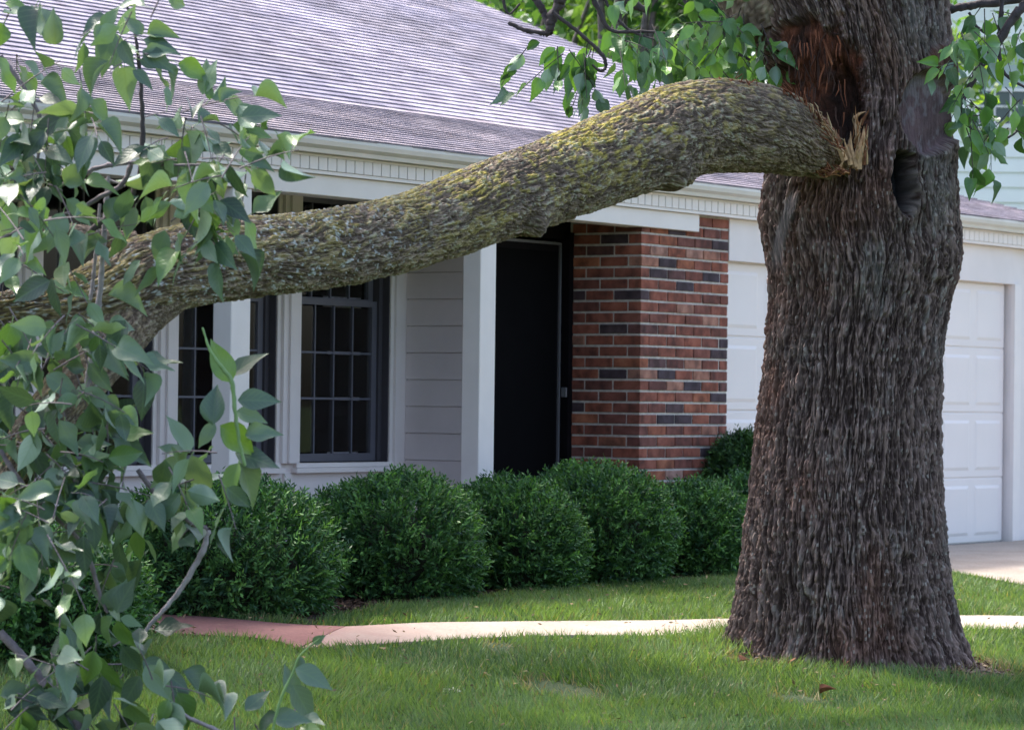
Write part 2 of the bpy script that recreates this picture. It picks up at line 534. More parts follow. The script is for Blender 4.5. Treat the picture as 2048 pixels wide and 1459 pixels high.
def mat_ground():
    m, nt, b = new_mat('lawn_soil')
    tc = nd(nt, 'ShaderNodeTexCoord')
    n = nd(nt, 'ShaderNodeTexNoise', Scale=1.6, Detail=7.0); nt.links.new(tc.outputs['Object'], n.inputs['Vector'])
    r = ramp(nt, n.outputs[0], [(.3, (.035, .060, .018)), (.6, (.055, .085, .026)), (.8, (.12, .10, .05))])
    nt.links.new(r.outputs[0], b.inputs['Base Color']); b.inputs['Roughness'].default_value = .95
    n2 = nd(nt, 'ShaderNodeTexNoise', Scale=90.0, Detail=4.0); nt.links.new(tc.outputs['Object'], n2.inputs['Vector'])
    bp = nd(nt, 'ShaderNodeBump', Strength=.8, Distance=.02); nt.links.new(n2.outputs[0], bp.inputs['Height']); nt.links.new(bp.outputs[0], b.inputs['Normal'])
    return m


M['ground'] = mat_ground()

# ================================================================== GROUND
gx = np.unique(np.concatenate([np.linspace(-400, -20, 20), np.linspace(-20, -4, 20), np.linspace(-4, 5, 130), np.linspace(5, 20, 20), np.linspace(20, 400, 20)]))
gy = np.unique(np.concatenate([np.linspace(-100, 8, 16), np.linspace(8, 22, 190), np.linspace(22, 60, 20), np.linspace(60, 900, 20)]))
GX, GY = np.meshgrid(gx, gy)
GZ = gz(GX, GY)
nx, ny = len(gx), len(gy)
ii = (np.arange(ny - 1)[:, None] * nx + np.arange(nx - 1)[None]).ravel()
gf = np.stack([ii, ii + 1, ii + nx + 1, ii + nx], -1)
g = link('ground', np_mesh('ground', np.stack([GX.ravel(), GY.ravel(), GZ.ravel()], -1), gf, M['ground'], True))
tag(g, 'gently sloping lawn soil under the grass', kind='structure')


def strip(name, far, near, mat, dz, thick, parent=None, n=6, cuts=()):
    """slab between two polylines given as ground points; follows the ground"""
    F_ = smooth_line(far, n); N_ = smooth_line(near, n)
    k = len(F_)
    T = np.linspace(0, 1, 7)
    P = F_[:, None] * (1 - T[None, :, None]) + N_[:, None] * T[None, :, None]
    z = gz(P[..., 0], P[..., 1]) + dz
    top = np.concatenate([P, z[..., None]], -1).reshape(-1, 3)
    bot = top.copy(); bot[:, 2] -= thick
    m_ = len(T)
    q = (np.arange(k - 1)[:, None] * m_ + np.arange(m_ - 1)[None]).ravel()
    f = np.stack([q, q + m_, q + m_ + 1, q + 1], -1)
    nb = len(top)
    sides = []
    for i in range(k - 1):
        sides.append((i * m_, i * m_ + nb, (i + 1) * m_ + nb, (i + 1) * m_))
        j = i * m_ + m_ - 1
        sides.append((j, j + m_, j + m_ + nb, j + nb))
    for i in range(m_ - 1):
        sides.append((i, i + 1, i + 1 + nb, i + nb))
        j = (k - 1) * m_ + i
        sides.append((j, j + nb, j + 1 + nb, j + 1))
    F2 = np.vstack([f, f[:, ::-1] + nb, np.array(sides)])
    me = np_mesh(name, np.vstack([top, bot]), F2, mat)
    poly = np.vstack([F_, N_[::-1]])
    return link(name, me, parent), poly


G = ground_hit
pale_far = [G(2200, 1235), G(2048, 1235), G(1920, 1234), G(1440, 1241), G(1200, 1245), G(1000, 1247), G(850, 1249), G(690, 1257)]
pale_near = [G(2200, 1261), G(2048, 1262), G(1930, 1263), G(1440, 1270), G(1150, 1274), G(950, 1280), G(780, 1290), G(600, 1301)]
red_far = [G(690, 1257.6), G(603, 1254), G(514, 1247), G(411, 1238), G(284, 1233), G(200, 1228), G(130, 1212), G(90, 1195)]
red_near = [G(598, 1300), G(550, 1287), G(497, 1279), G(411, 1275), G(288, 1268), G(190, 1262), G(60, 1250), G(-60, 1230)]
pw = []
n_slab = 5
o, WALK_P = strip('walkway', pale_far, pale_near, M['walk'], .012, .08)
tag(o, 'pale concrete walk curving behind the big tree', kind='structure')
o, WALK_R = strip('path', red_far, red_near, M['redwalk'], .014, .08)
tag(o, 'red concrete path leading to the porch', kind='structure')

# driveway in front of the garage door
def HP(s, d): return tuple(OV + UV * s + NV * d)
drv_far = [HP(1.05, .02), HP(1.12, 1.0), HP(1.2, 2.4), HP(1.25, 4.5), HP(1.3, 12)]
drv_near = [HP(6.0, .02), HP(6.0, 1.0), HP(6.0, 2.4), HP(6.0, 4.5), HP(6.0, 12)]
o, DRIVE = strip('driveway', drv_far, drv_near, M['drive'], .01, .08)
tag(o, 'tan concrete driveway below the garage door', kind='structure')

# mulch bed along the house
bed_near = [G(620, 1250), G(700, 1226), G(790, 1212), G(900, 1203), G(1040, 1186), G(1180, 1172), G(1300, 1163), G(1480, 1153), HP(1.1, 1.15)]
bed_far = [HP(-5.0, .75)] + [HP(s, .30) for s in (-4.0, -3.2, -2.5, -1.8, -1.2, -.6, .2, 1.1)]
o, BED = strip('mulch_bed', bed_far, bed_near, M['mulch'], .006, .04)
tag(o, 'dark brown mulch bed under the rounded shrubs', kind='structure')
# mulch chips
def inpoly(x, y, poly):
    poly = np.asarray(poly); c = np.zeros(x.shape, bool); j = len(poly) - 1
    for i in range(len(poly)):
        xi, yi = poly[i]; xj, yj = poly[j]
        t = ((yi > y) != (yj > y)) & (x < (xj - xi) * (y - yi) / ((yj - yi) + 1e-12) + xi)
        c ^= t; j = i
    return c


def chips(name, xy, size, colA, colB, mat, parent=None, kind='stuff', flat=.35, lift=.006):
    n = len(xy)
    z = gz(xy[:, 0], xy[:, 1]) + lift + rng.random(n) * .012
    C = np.concatenate([xy, z[:, None]], 1)
    d = rng.normal(size=(n, 3)); d[:, 2] *= flat; d /= np.linalg.norm(d, axis=1)[:, None]
    e = rng.normal(size=(n, 3)); e[:, 2] *= flat; e = np.cross(d, np.cross(d, e)); e /= np.linalg.norm(e, axis=1)[:, None] + 1e-9
    s = size * (.5 + rng.random(n))[:, None]
    V = np.stack([C - d * s, C + e * s * .35, C + d * s, C - e * s * .35], 1).reshape(-1, 3)
    F = np.arange(n * 4).reshape(-1, 4)
    t = rng.random(n)[:, None]
    c = np.repeat(np.array(colA) * (1 - t) + np.array(colB) * t, 4, 0)
    return link(name, np_mesh(name, V, F, mat, attrs={'col': c}), parent)


M['chip'] = mat_attr('wood_chip', .9)
bb = BED
xy = np.stack([rng.uniform(bb[:, 0].min(), bb[:, 0].max(), 26000), rng.uniform(bb[:, 1].min(), bb[:, 1].max(), 26000)], 1)
xy = xy[inpoly(xy[:, 0], xy[:, 1], bb)]
o = chips('mulch_chips', xy, .018, (.03, .018, .014), (.13, .075, .05), M['chip'])
tag(o, 'bark mulch chips covering the planting bed', 'mulch', kind='stuff')

# ---------------------------------------------------------------- grass
def grass(n):
    X = rng.uniform(-3.6, 4.2, n); Y = rng.uniform(9.6, 19.0, n)
    keep = np.abs(X) < .20 * Y + .15
    d = (X - OV[0]) * NV[0] + (Y - OV[1]) * NV[1]
    s = (X - OV[0]) * UV[0] + (Y - OV[1]) * UV[1]
    keep &= d > .95
    keep &= ~inpoly(X, Y, WALK_P) & ~inpoly(X, Y, WALK_R) & ~inpoly(X, Y, DRIVE) & ~inpoly(X, Y, BED)
    rt = np.hypot(X - TREE[0], Y - TREE[1])
    keep &= rt > .53 + .05 * fbm(X * 3, Y * 3, 999, 5)
    # worn dry patches
    pat = np.zeros(n)
    for (px, py, a, b_) in ((1905, 1325, .30, .17), (1960, 1345, .20, .14), (1125, 1382, .17, .12), (1000, 1300, .08, .08), (1520, 1325, .18, .07), (1600, 1400, .14, .09),
                            (1870, 1345, .13, .06), (1690, 1335, .2, .06)):
        gx_, gy_ = G(px, py)
        pat = np.maximum(pat, 1 - sstep(.5, 1.3, np.hypot((X - gx_) / a, (Y - gy_) / (b_ * 2.2)) + .35 * fbm(X * 6, Y * 6, 999, 8)))
    keep &= rng.random(n) > pat * .95
    X, Y, pat, rt, d = X[keep], Y[keep], pat[keep], rt[keep], d[keep]
    n = len(X)
    z = gz(X, Y)
    tuft = fbm(X * 7, Y * 7, 9999, 3, 3)
    h = (.030 + .030 * rng.random(n)) * (1 + .5 * tuft) * (1 - .45 * pat)
    h *= 1 + .5 * np.exp(-((rt - .6) / .15) ** 2)
    h *= np.where(d < 2.3, .8, 1.0)
    w = .0020 + .0020 * rng.random(n)
    az = rng.random(n) * 2 * math.pi
    lean = rng.normal(size=(n, 2)) * .45 + np.stack([fbm(X * 3, Y * 3, 999, 31), fbm(X * 3, Y * 3, 999, 41)], 1) * .7
    base = np.stack([X, Y, z], 1)
    wd = np.stack([np.cos(az), np.sin(az), 0 * az], 1) * w[:, None]
    mid = base + np.stack([lean[:, 0] * h * .3, lean[:, 1] * h * .3, h * .6], 1)
    tip = base + np.stack([lean[:, 0] * h, lean[:, 1] * h, h], 1)
    V = np.stack([base - wd * 1.2, base + wd * 1.2, tip], 1).reshape(-1, 3)
    F = np.arange(n * 3).reshape(-1, 3)
    big = fbm(X * .9, Y * .9, 999, 77, 3)[:, None]
    t = np.clip(.5 + .5 * big + rng.normal(size=(n, 1)) * .28, 0, 1)
    c = np.array([.060, .115, .042]) * (1 - t) + np.array([.20, .30, .11]) * t
    dry = (rng.random(n) < .06 + .75 * pat)[:, None]
    c = np.where(dry, np.array([.30, .25, .13]) * (.6 + .6 * rng.random((n, 1))), c)
    return np_mesh('grass', V, F, M['grass'], attrs={'col': np.repeat(c, 3, 0)})


o = link('grass', grass(480000))
tag(o, 'short green lawn grass with dry worn spots', 'grass', kind='stuff')
# bare soil showing around the trunk foot and in the worn spots
for (px, py, a, b_) in ((1925, 1328, .20, .30),):
    cx, cy = G(px, py)
    k = 40; th = np.arange(k) / k * 2 * math.pi
    rr = 1 + .25 * np.sin(th * 3 + px) + .12 * np.sin(th * 7)
    ring = np.stack([cx + a * rr * np.cos(th), cy + b_ * rr * np.sin(th)], 1)
    ring = np.vstack([ring, [[cx, cy]]])
    V = np.concatenate([ring, gz(ring[:, 0], ring[:, 1])[:, None] + .003], 1)
    F = np.array([(i, (i + 1) % k, k) for i in range(k)])
    o = link('bare_soil', np_mesh('bare_soil', V, F, M['soil']))
    tag(o, 'worn patch of bare soil ' + ('right of the trunk foot' if px > 1500 else 'in the middle of the front lawn'), kind='structure')
# leaf and bark litter at the foot of the tree
a_ = rng.random(1500) * 2 * math.pi; r_ = .50 + np.abs(rng.normal(size=1500)) * .16
xy = np.stack([TREE[0] + np.cos(a_) * r_, TREE[1] + np.sin(a_) * r_], 1)
o = chips('bark_litter', xy, .013, (.06, .035, .025), (.30, .19, .13), M['chip'], lift=.012)
tag(o, 'brown bark crumbs scattered round the trunk foot', 'litter', kind='stuff')

# ================================================================== MAIN HOUSE
house = empty('house', (OV[0], OV[1], 0), HROT)
tag(house, 'single storey white house with grey shingle roof and brick pier', 'house')
# local frame: x = along front (s), y = INTO the house (-d), z up


def hb(name, s0, s1, d0, d1, z0, z1, mat, parent=None, bevel=0.0):
    m_ = MB().box(s0, s1, -d1, -d0, z0, z1)
    return m_.build(name, mat, parent or house, bevel)


def local_child(p):  # parts are in the house frame, sub-parts too (no extra transform)
    return p


ZB = 2.45      # underside of the cornice
# --- brick pier
pier = MB()
pier.box(.008, 1.009, .008, .52, .30, ZB)
pier_o = pier.build('brick_pier', M['mortar'], house)
pitch, bh, bl, bw, jn = .0677, .0545, .1925, .092, .0107
zc0 = 2.108


def brick_mesh(l):
    m_ = MB().box(-l / 2, l / 2, -bw / 2, bw / 2, -bh / 2, bh / 2)
    return m_.mesh('brick', M['brick'], .0025)


bm_full, bm_half, bm_34 = brick_mesh(bl), brick_mesh(.092), brick_mesh(.14)


def put_brick(me, s, d, z, side):
    o = link('brick', me, pier_o)
    o.location = (s, d, z)
    o.rotation_euler = (random.gauss(0, .006), random.gauss(0, .004), (math.pi / 2 if side else 0) + random.gauss(0, .008))
    return o


k0 = int((zc0 - .30) / pitch)
rows = [zc0 - pitch * i - pitch / 2 for i in range(-5, k0 + 1)]
for i, z in enumerate(rows):
    if z + bh / 2 > ZB: continue
    jit = lambda: random.gauss(0, .0014)
    if i % 2 == 0:
        # front: stretchers from the corner; side: header (end of that stretcher) then stretchers
        for k in range(5):
            put_brick(bm_full, .0968 + k * .2032, bw / 2 + jit(), z, 0)
        for k in range(2):
            put_brick(bm_full, bw / 2 + jit(), .1016 + .0968 + k * .2032, z, 1)
    else:
        # side: stretchers from the corner; front: header then stretchers
        for k in range(2):
            put_brick(bm_full, bw / 2 + jit(), .0968 + k * .2032, z, 1)
        put_brick(bm_half, bw / 2 + jit(), .0968 + 2 * .2032 - .0508, z, 1)
        for k in range(4):
            put_brick(bm_full, .1016 + .0968 + k * .2032, bw / 2 + jit(), z, 0)
        put_brick(bm_half, 1.016 - .050, bw / 2 + jit(), z, 0)

# --- walls
hb('wall', -9.0, -1.05, -.99, -1.09, .12, .93, M['white'])                  # under the windows
hb('wall', -1.05, -.98, -.45, -.95, .12, 2.45, M['white'])                  # return wall core
hb('wall', -1.0, -.93, -.45, -.50, .12, 2.45, M['white'])
hb('wall', -.98, .1, -.53, -.60, 2.28, 2.45, M['black_door'])                # over the door
hb('wall', 1.016, 5.05, .0, -.10, 2.19, 2.45, M['white'])                      # header
hb('wall', 5.05, 6.38, -.02, -.12, .12, 2.45, M['white'])                      # right of garage
hb('wall', 5.05, 5.16, .01, -.02, .12, 2.19, M['white_trim'])
hb('wall', 6.38, 6.44, -.02, -17.8, .12, 2.44, M['white'])
hb('wall', -9.0, 6.44, -17.8, -17.9, .12, 2.45, M['white'])
hb('wall', -9.0, -8.9, -1.09, -17.8, .12, 2.45, M['white'])
# dark rooms
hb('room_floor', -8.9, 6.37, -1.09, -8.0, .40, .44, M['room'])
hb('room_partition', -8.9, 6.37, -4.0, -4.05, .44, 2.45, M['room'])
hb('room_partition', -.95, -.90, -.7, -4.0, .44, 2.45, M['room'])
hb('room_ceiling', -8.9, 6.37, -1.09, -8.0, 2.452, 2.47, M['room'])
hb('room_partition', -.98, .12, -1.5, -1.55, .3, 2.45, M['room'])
# porch
hb('porch_floor', -9.0, -.0, .12, -.99, .1, .40, M['redwalk'])
hb('porch_ceiling', -9.0, 1.0, -.12, -1.09, 2.455, 2.47, M['ceiling'])

# --- siding on the return wall beside the windows
for k in range(14):
    z0 = .315 + k * .157
    z1 = min(z0 + .1545, 2.44)
    if z1 - z0 < .03: continue
    m_ = MB()
    t0, t1, y0, y1 = .016, .011, .45, .958
    m_.v = [(-1.052 - t0, y0, z0), (-1.052, y0, z0), (-1.052, y1, z0), (-1.052 - t0, y1, z0),
            (-1.052 - t1, y0, z1), (-1.052, y0, z1), (-1.052, y1, z1), (-1.052 - t1, y1, z1)]
    m_.f = [(0, 3, 2, 1), (4, 5, 6, 7), (0, 1, 5, 4), (1, 2, 6, 5), (2, 3, 7, 6), (3, 0, 4, 7)]
    m_.build('siding_board', M['siding'], house, .0015)
hb('corner_trim', -1.158, -1.0535, -.9585, -1.09, .40, 2.44, M['white'])

# --- windows (recessed sashes)
wins = [(-5.16, -4.31), (-4.13, -3.27), (-3.08, -2.235), (-2.035, -1.19)]
for wi, (a, b_) in enumerate(wins):
    w = MB()
    w.box(a - .03, a, .975, 1.10, .93, 2.45); w.box(b_, b_ + .03, .975, 1.10, .93, 2.45)
    w.box(a - .03, b_ + .03, .965, 1.10, .905, .93)
    win = w.build('window', M['white_trim'], house)
    # reveal liners and sashes
    MB().box(b_ - .008, b_, .985, 1.09, .93, 2.45).build('reveal', M['reveal'], win)
    MB().box(a, a + .008, .985, 1.09, .93, 2.45).build('reveal', M['reveal'], win)
    MB().box(b_ - .043, b_ - .0085, 1.03, 1.088, .935, 2.45).build('screen_track', M['reveal'], win)
    gy0 = 1.045; b0_ = b_; b_ = b_ - .035
    sl = MB()
    for (za, zb, yy) in ((.935, 1.865, gy0), (1.83, 2.449, gy0 + .03)):
        sl.box(a + .01, a + .055, yy, yy + .03, za, zb); sl.box(b_ - .055, b_ - .01, yy, yy + .03, za, zb)
        sl.box(a + .055, b_ - .055, yy, yy + .03, za, za + .045); sl.box(a + .055, b_ - .055, yy, yy + .03, zb - .035, zb)
    sl.build('sash', M['sash'], win)
    # muntins and panes
    ncol = 4
    cols = np.linspace(a + .055, b_ - .055, ncol + 1)
    for (zlist, yy) in (((.98, 1.295, 1.558, 1.83), gy0), ((1.875, 2.14, 2.41), gy0 + .03)):
        for z in zlist[1:-1]:
            MB().box(a + .055, b_ - .055, yy + .004, yy + .018, z - .006, z + .006).build('muntin', M['muntin'], win)
        for c in cols[1:-1]:
            MB().box(c - .005, c + .005, yy + .005, yy + .019, zlist[0], zlist[-1]).build('muntin', M['muntin'], win)
        for i in range(ncol):
            for j in range(len(zlist) - 1):
                MB().box(cols[i] + .007, cols[i + 1] - .007, yy + .010, yy + .014, zlist[j] + .008, zlist[j + 1] - .008).build('pane', M['glass'], win)
    # curtains: gathered cloth at the right of the room side
    n = 46
    xs = np.linspace(b_ - .42, b_ - .04, n)
    for (xa, xb, flip) in ((b_ - .36, b_ - .03, 1),):
        zz = np.linspace(.95, 2.34, 14)
        V = []
        for z in zz:
            tie = math.exp(-((z - 1.25) / .35) ** 2) * .45
            for q in np.linspace(0, 1, n):
                x = (xb - (xb - xa) * (1 - q) * (1 - tie)) if flip > 0 else (xa + (xb - xa) * q * (1 - tie))
                V.append((x, 1.17 + .022 * math.sin(q * 40 + z * 1.5), z))
        V = np.array(V)
        q = (np.arange(len(zz) - 1)[:, None] * n + np.arange(n - 1)[None]).ravel()
        F = np.stack([q, q + 1, q + n + 1, q + n], -1)
        link('curtain', np_mesh('curtain', V, F, M['curtain'], True), win)
# mullion posts between the windows (three stepped strips each)
for i in range(len(wins) - 1):
    a, b_ = wins[i][1], wins[i + 1][0]
    m_ = MB()
    m_.box(a + .032, b_ - .032, .955, 1.09, .93, 2.45)
    m_.box(a + .075, b_ - .034, .940, .954, .93, 2.45)
    m_.build('mullion', M['white'], house)
# bead lines on the panel under each window
for i, (a, b_) in enumerate(wins):
    hb('sill', a - .05, b_ + .05, -.945, -.99, .875, .903, M['white_trim'])
for x in (-1.10, -2.13, -3.17, -4.22):
    hb('panel_batten', x - .03, x + .03, -.972, -.99, .40, .873, M['white'])

# --- front door
door = hb('door', -.955, -.075, -.545, -.585, .42, 2.25, M['black_door'])
hb('door_frame', -.045, .005, -.49, -.60, .40, 2.32, M['black_door'], door)
fr = MB()
fr.box(-.085, -.070, .530, .543, .42, 2.255); fr.box(-.955, -.0851, .530, .543, 2.242, 2.258); fr.box(-.955, -.94, .530, .543, .42, 2.241)
fr.build('door_trim', M['door_metal'], door)
MB().box(-.064, -.052, .49, .528, 1.32, 1.38).build('handle', M['door_metal'], door, .003)
MB().box(-.90, -.11, .538, .5445, .55, 2.20).build('screen', M['reveal2'], door)

# --- porch posts
for (s0, nm) in ((-5.98, 'l'), (-3.835, 'm'), (-1.70, 'r')):
    hb('porch_post', s0, s0 + .15, .03, -.09, .40, 2.343, M['white_trim'], None, .004)

# --- beam, cornice, dentils, gutter, soffit
hb('beam', -9.0, .60, .035, -.11, 2.345, 2.4505, M['white_trim'], None, .003)
hb('cornice', -9.0, 6.6, .060, -.11, 2.4525, 2.470, M['white_trim'])
hb('dentil_backing', -9.0, 6.6, .048, -.11, 2.4715, 2.549, M['joint'])
dm = MB().box(-.0345, .0345, -.018, 0, 0, .067).mesh('dentil', M['white_trim'], .0015)
dent_p = hb('dentil_rail', -9.0, 6.6, .068, -.11, 2.5395, 2.552, M['white_trim'])
for k in range(0, 158):
    s = -5.75 + k * .0762
    o = link('dentil', dm, dent_p); o.location = (s, -.0485, 2.4715)
# K-style gutter profile (y = -d)
gp = [(-.075, 2.555), (-.118, 2.555), (-.124, 2.575), (-.150, 2.592), (-.158, 2.615), (-.158, 2.633), (-.150, 2.636), (-.146, 2.63), (-.146, 2.615), (-.08, 2.615), (-.075, 2.636), (-.06, 2.636), (-.06, 2.555)]
# closed shape: outer lip then trough
m_ = MB().prism(gp, -9.0, 6.66)
m_.build('gutter', M['gutter'], house)
MB().box(-9.0, 6.6, -.0585, .3, 2.556, 2.60).build('fascia', M['white_trim'], house)

# --- roof: shallow porch slope then the steeper main slope
D0, Z0 = .13, 2.640
T1, L1 = .235, 2.10
T2 = .413
DB, ZBk = D0 - L1, Z0 + T1 * L1
DR, SR = -9.0, 6.65                                      # ridge distance, right rake


def roof_z(d): return Z0 + T1 * (D0 - d) if d > DB else ZBk + T2 * (DB - d)


def s_max(d): return SR


deck = MB()
ds = [D0] + list(np.linspace(D0 - .3, DB, 8)) + list(np.linspace(DB, DR, 10))[1:]
for d_a, d_b in zip(ds[:-1], ds[1:]):
    za, zb = roof_z(d_a), roof_z(d_b)
    deck.poly([(-9.2, -d_a, za), (s_max(d_a), -d_a, za), (s_max(d_b), -d_b, zb), (-9.2, -d_b, zb)])
zr = roof_z(DR)
deck.poly([(-9.2, -DR, zr), (SR, -DR, zr), (SR, 18.2, 2.64), (-9.2, 18.2, 2.64)])       # back slope
roof = deck.build('roof', M['room'], house)
# courses of tabs
V, F, C = [], [], []
def add_course(d_a, d_b, sm, off):
    za, zb = roof_z(d_a), roof_z(d_b)
    s = -9.2 + off
    lift = .013 if d_a <= DB else .011
    base_t = rng.random() * .15
    while s < sm:
        w = .3048 * (.97 + .06 * rng.random())
        e = min(s + w - .0012, sm)
        if e - s > .02:
            b = len(V)
            j = rng.normal() * .0015
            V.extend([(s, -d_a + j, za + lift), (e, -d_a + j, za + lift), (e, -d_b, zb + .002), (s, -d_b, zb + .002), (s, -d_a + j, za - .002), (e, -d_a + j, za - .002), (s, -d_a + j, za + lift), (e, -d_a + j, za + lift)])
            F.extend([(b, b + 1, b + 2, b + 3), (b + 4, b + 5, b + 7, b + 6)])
            # tab colour: grey-violet granules, paler streaks, slightly warmer low down
            f1 = fbm(np.array([s * 1.1]), np.array([d_a * .7]), 999, 3)[0]
            f2 = fbm(np.array([s * 2.2]), np.array([d_a * 1.3]), 999, 13)[0]
            c = np.array([.255, .24, .295]) * (1 + .06 * rng.normal() + .42 * f1 + .12 * f2)
            if d_a > DB:
                c = np.array([.29, .262, .295]) * (1 + .05 * rng.normal() + .25 * f2)
            c = np.clip(c, .07, .6)
            C.extend([c] * 4 + [c * .68] * 4)  # butt edges darker: cut asphalt, plus the course shadow put into the colour
        s += w
d = D0 + .03; row = 0
EXP1 = .118 / math.hypot(1, T1); EXP2 = .105 / math.hypot(1, T2)
while d > DR + .2:
    nd_ = d - (EXP1 if d > DB else EXP2)
    add_course(d, nd_ - .012, s_max(d), (row % 2) * .15)
    d = nd_; row += 1
V = np.array(V); F = np.array(F); C = np.array(C)
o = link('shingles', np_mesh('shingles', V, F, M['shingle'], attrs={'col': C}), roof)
o['kind'] = 'stuff'
# rake board, gable wall and edge caps on the right end
gb = MB()
gv = [(-D0, 2.44), (-DB, ZBk - .16), (-DR, zr - .16), (18.0, 2.44)]
gb.prism([(-D0 + .15, 2.44), (-DB, ZBk - .05), (-DR, zr - .05), (17.9, 2.44)], 6.38, 6.44)
gb.build('gable_wall', M['white'], house)
rk = MB()
for (a, b_) in (((-D0, 2.63), (-DB, ZBk)), ((-DB, ZBk), (-DR, zr)), ((-DR, zr), (18.2, 2.63))):
    rk.v += [(SR - .02, a[0], a[1] - .14), (SR - .02, b_[0], b_[1] - .14), (SR - .02, b_[0], b_[1] - .004), (SR - .02, a[0], a[1] - .004)]
    rk.v += [(SR + .005, a[0], a[1] - .14), (SR + .005, b_[0], b_[1] - .14), (SR + .005, b_[0], b_[1] - .004), (SR + .005, a[0], a[1] - .004)]
    q = len(rk.v) - 8
    rk.f += [tuple(q + i for i in f_) for f_ in ((0, 3, 2, 1), (4, 5, 6, 7), (0, 1, 5, 4), (3, 7, 6, 2), (0, 4, 7, 3), (1, 2, 6, 5))]
rk.build('rake_board', M['white_trim'], house)

# --- garage door (raised panels)
gd = MB().box(1.02, 5.02, .07, .11, .315, 2.19).build('garage_door', M['door_white'], house)
MB().box(1.02, 5.02, .066, .112, .300, .3145).build('seal', M['joint'], gd)
sec = .4675
pm_w = 4.0 / 8
pmesh = MB()
w2, h2 = pm_w / 2 - .045, sec / 2 - .055
pmesh.v = [(-w2, 0, -h2), (w2, 0, -h2), (w2, 0, h2), (-w2, 0, h2),
           (-w2 + .022, -.006, -h2 + .022), (w2 - .022, -.006, -h2 + .022), (w2 - .022, -.006, h2 - .022), (-w2 + .022, -.006, h2 - .022)]
pmesh.f = [(4, 5, 6, 7), (0, 1, 5, 4), (1, 2, 6, 5), (2, 3, 7, 6), (3, 0, 4, 7)]
pme = pmesh.mesh('panel', M['door_white'])
for r_i in range(4):
    zc = .315 + sec * (r_i + .5)
    # section leaf, with a groove above
    s_ = MB().box(1.022, 5.018, .062, .0695, zc - sec / 2 + .006, zc + sec / 2 - .006).build('door_section', M['door_white'], gd, .003)
    for c_i in range(8):
        o = link('panel', pme, gd); o.location = (1.02 + pm_w * (c_i + .5), .0618, zc)
    if r_i:
        MB().box(1.165, 5.015, .0655, .0698, zc - sec / 2 - .0055, zc - sec / 2 + .0055).build('seam', M['joint'], gd) if False else None

# ================================================================== NEIGHBOUR HOUSE
NY = 41.0
nh = empty('neighbour_house', (at(2300, 300, NY)[0], NY, 0))
tag(nh, 'white lap sided neighbouring house with a small paned window beyond the garage roof', 'house')
nx0 = at(1700, 300, NY)[0] - nh.location.x; nx1 = 8.0
MB().box(nx0, nx1, .02, 8, -.2, 7.2).build('wall', M['neighbour'], nh)
zl = at(1980, 314, NY)[2]
sp_ = .196
k = 0
wx0 = at(1957, 200, NY)[0] - nh.location.x; wx1 = wx0 + 1.25
wz0, wz1 = at(1990, 248, NY)[2], at(1990, 97, NY)[2]
for k in range(-12, 17):
    z0 = zl + k * sp_
    if z0 < 1.2 or z0 > 7.0: continue
    segs = [(nx0, nx1)]
    if z0 + sp_ > wz0 - .05 and z0 < wz1 + .05: segs = [(nx0, wx0 - .09), (wx1 + .09, nx1)]
    for (a, b_) in segs:
        m_ = MB()
        m_.v = [(a, -.022, z0), (b_, -.022, z0), (b_, .018, z0), (a, .018, z0), (a, -.004, z0 + sp_), (b_, -.004, z0 + sp_), (b_, .018, z0 + sp_), (a, .018, z0 + sp_)]
        m_.f = [(0, 3, 2, 1), (4, 5, 6, 7), (0, 1, 5, 4), (1, 2, 6, 5), (2, 3, 7, 6), (3, 0, 4, 7)]
        m_.build('siding_board', M['neighbour'], nh)
w = MB(); w.box(wx0 - .09, wx0, -.05, .015, wz0 - .06, wz1 + .06); w.box(wx1, wx1 + .09, -.05, .015, wz0 - .06, wz1 + .06)
w.box(wx0, wx1, -.05, .015, wz1, wz1 + .06); w.box(wx0, wx1, -.06, .015, wz0 - .06, wz0)
zmid = at(1990, 180, NY)[2]
w.box(wx0, wx1, -.03, .015, zmid - .02, zmid + .02)
win = w.build('window', M['white_trim'], nh)
MB().box(wx0, wx1, -.01, .012, zmid + .021, wz1).build('blind', M['blind'], win)
zm2 = at(1990, 213, NY)[2]
MB().box(wx0, wx1, -.024, -.012, zm2 - .012, zm2 + .012).build('muntin', M['white_trim'], win)
cols = [wx0 + .21 * i for i in range(7)]; cols[-1] = wx1
for c in cols[1:-1]:
    MB().box(c - .011, c + .011, -.026, -.0125, wz0, zmid - .021).build('muntin', M['white_trim'], win)
pm = plain('dark_pane', (.05, .08, .085), .1)
for i in range(6):
    for (za, zb) in ((wz0 + .003, zm2 - .012), (zm2 + .012, zmid - .022)):
        MB().box(cols[i] + .012, cols[i + 1] - .012, -.011, .012, za, zb).build('pane', pm, win)
rf = MB(); rf.prism([(-.5, 7.15), (4, 9.3), (8.5, 7.15), (8.5, 7.25), (4, 9.42), (-.5, 7.25)], nx0 - .4, nx1 + .4)
rf.build('roof', plain('neighbour_roof', (.2, .19, .2), .9), nh)

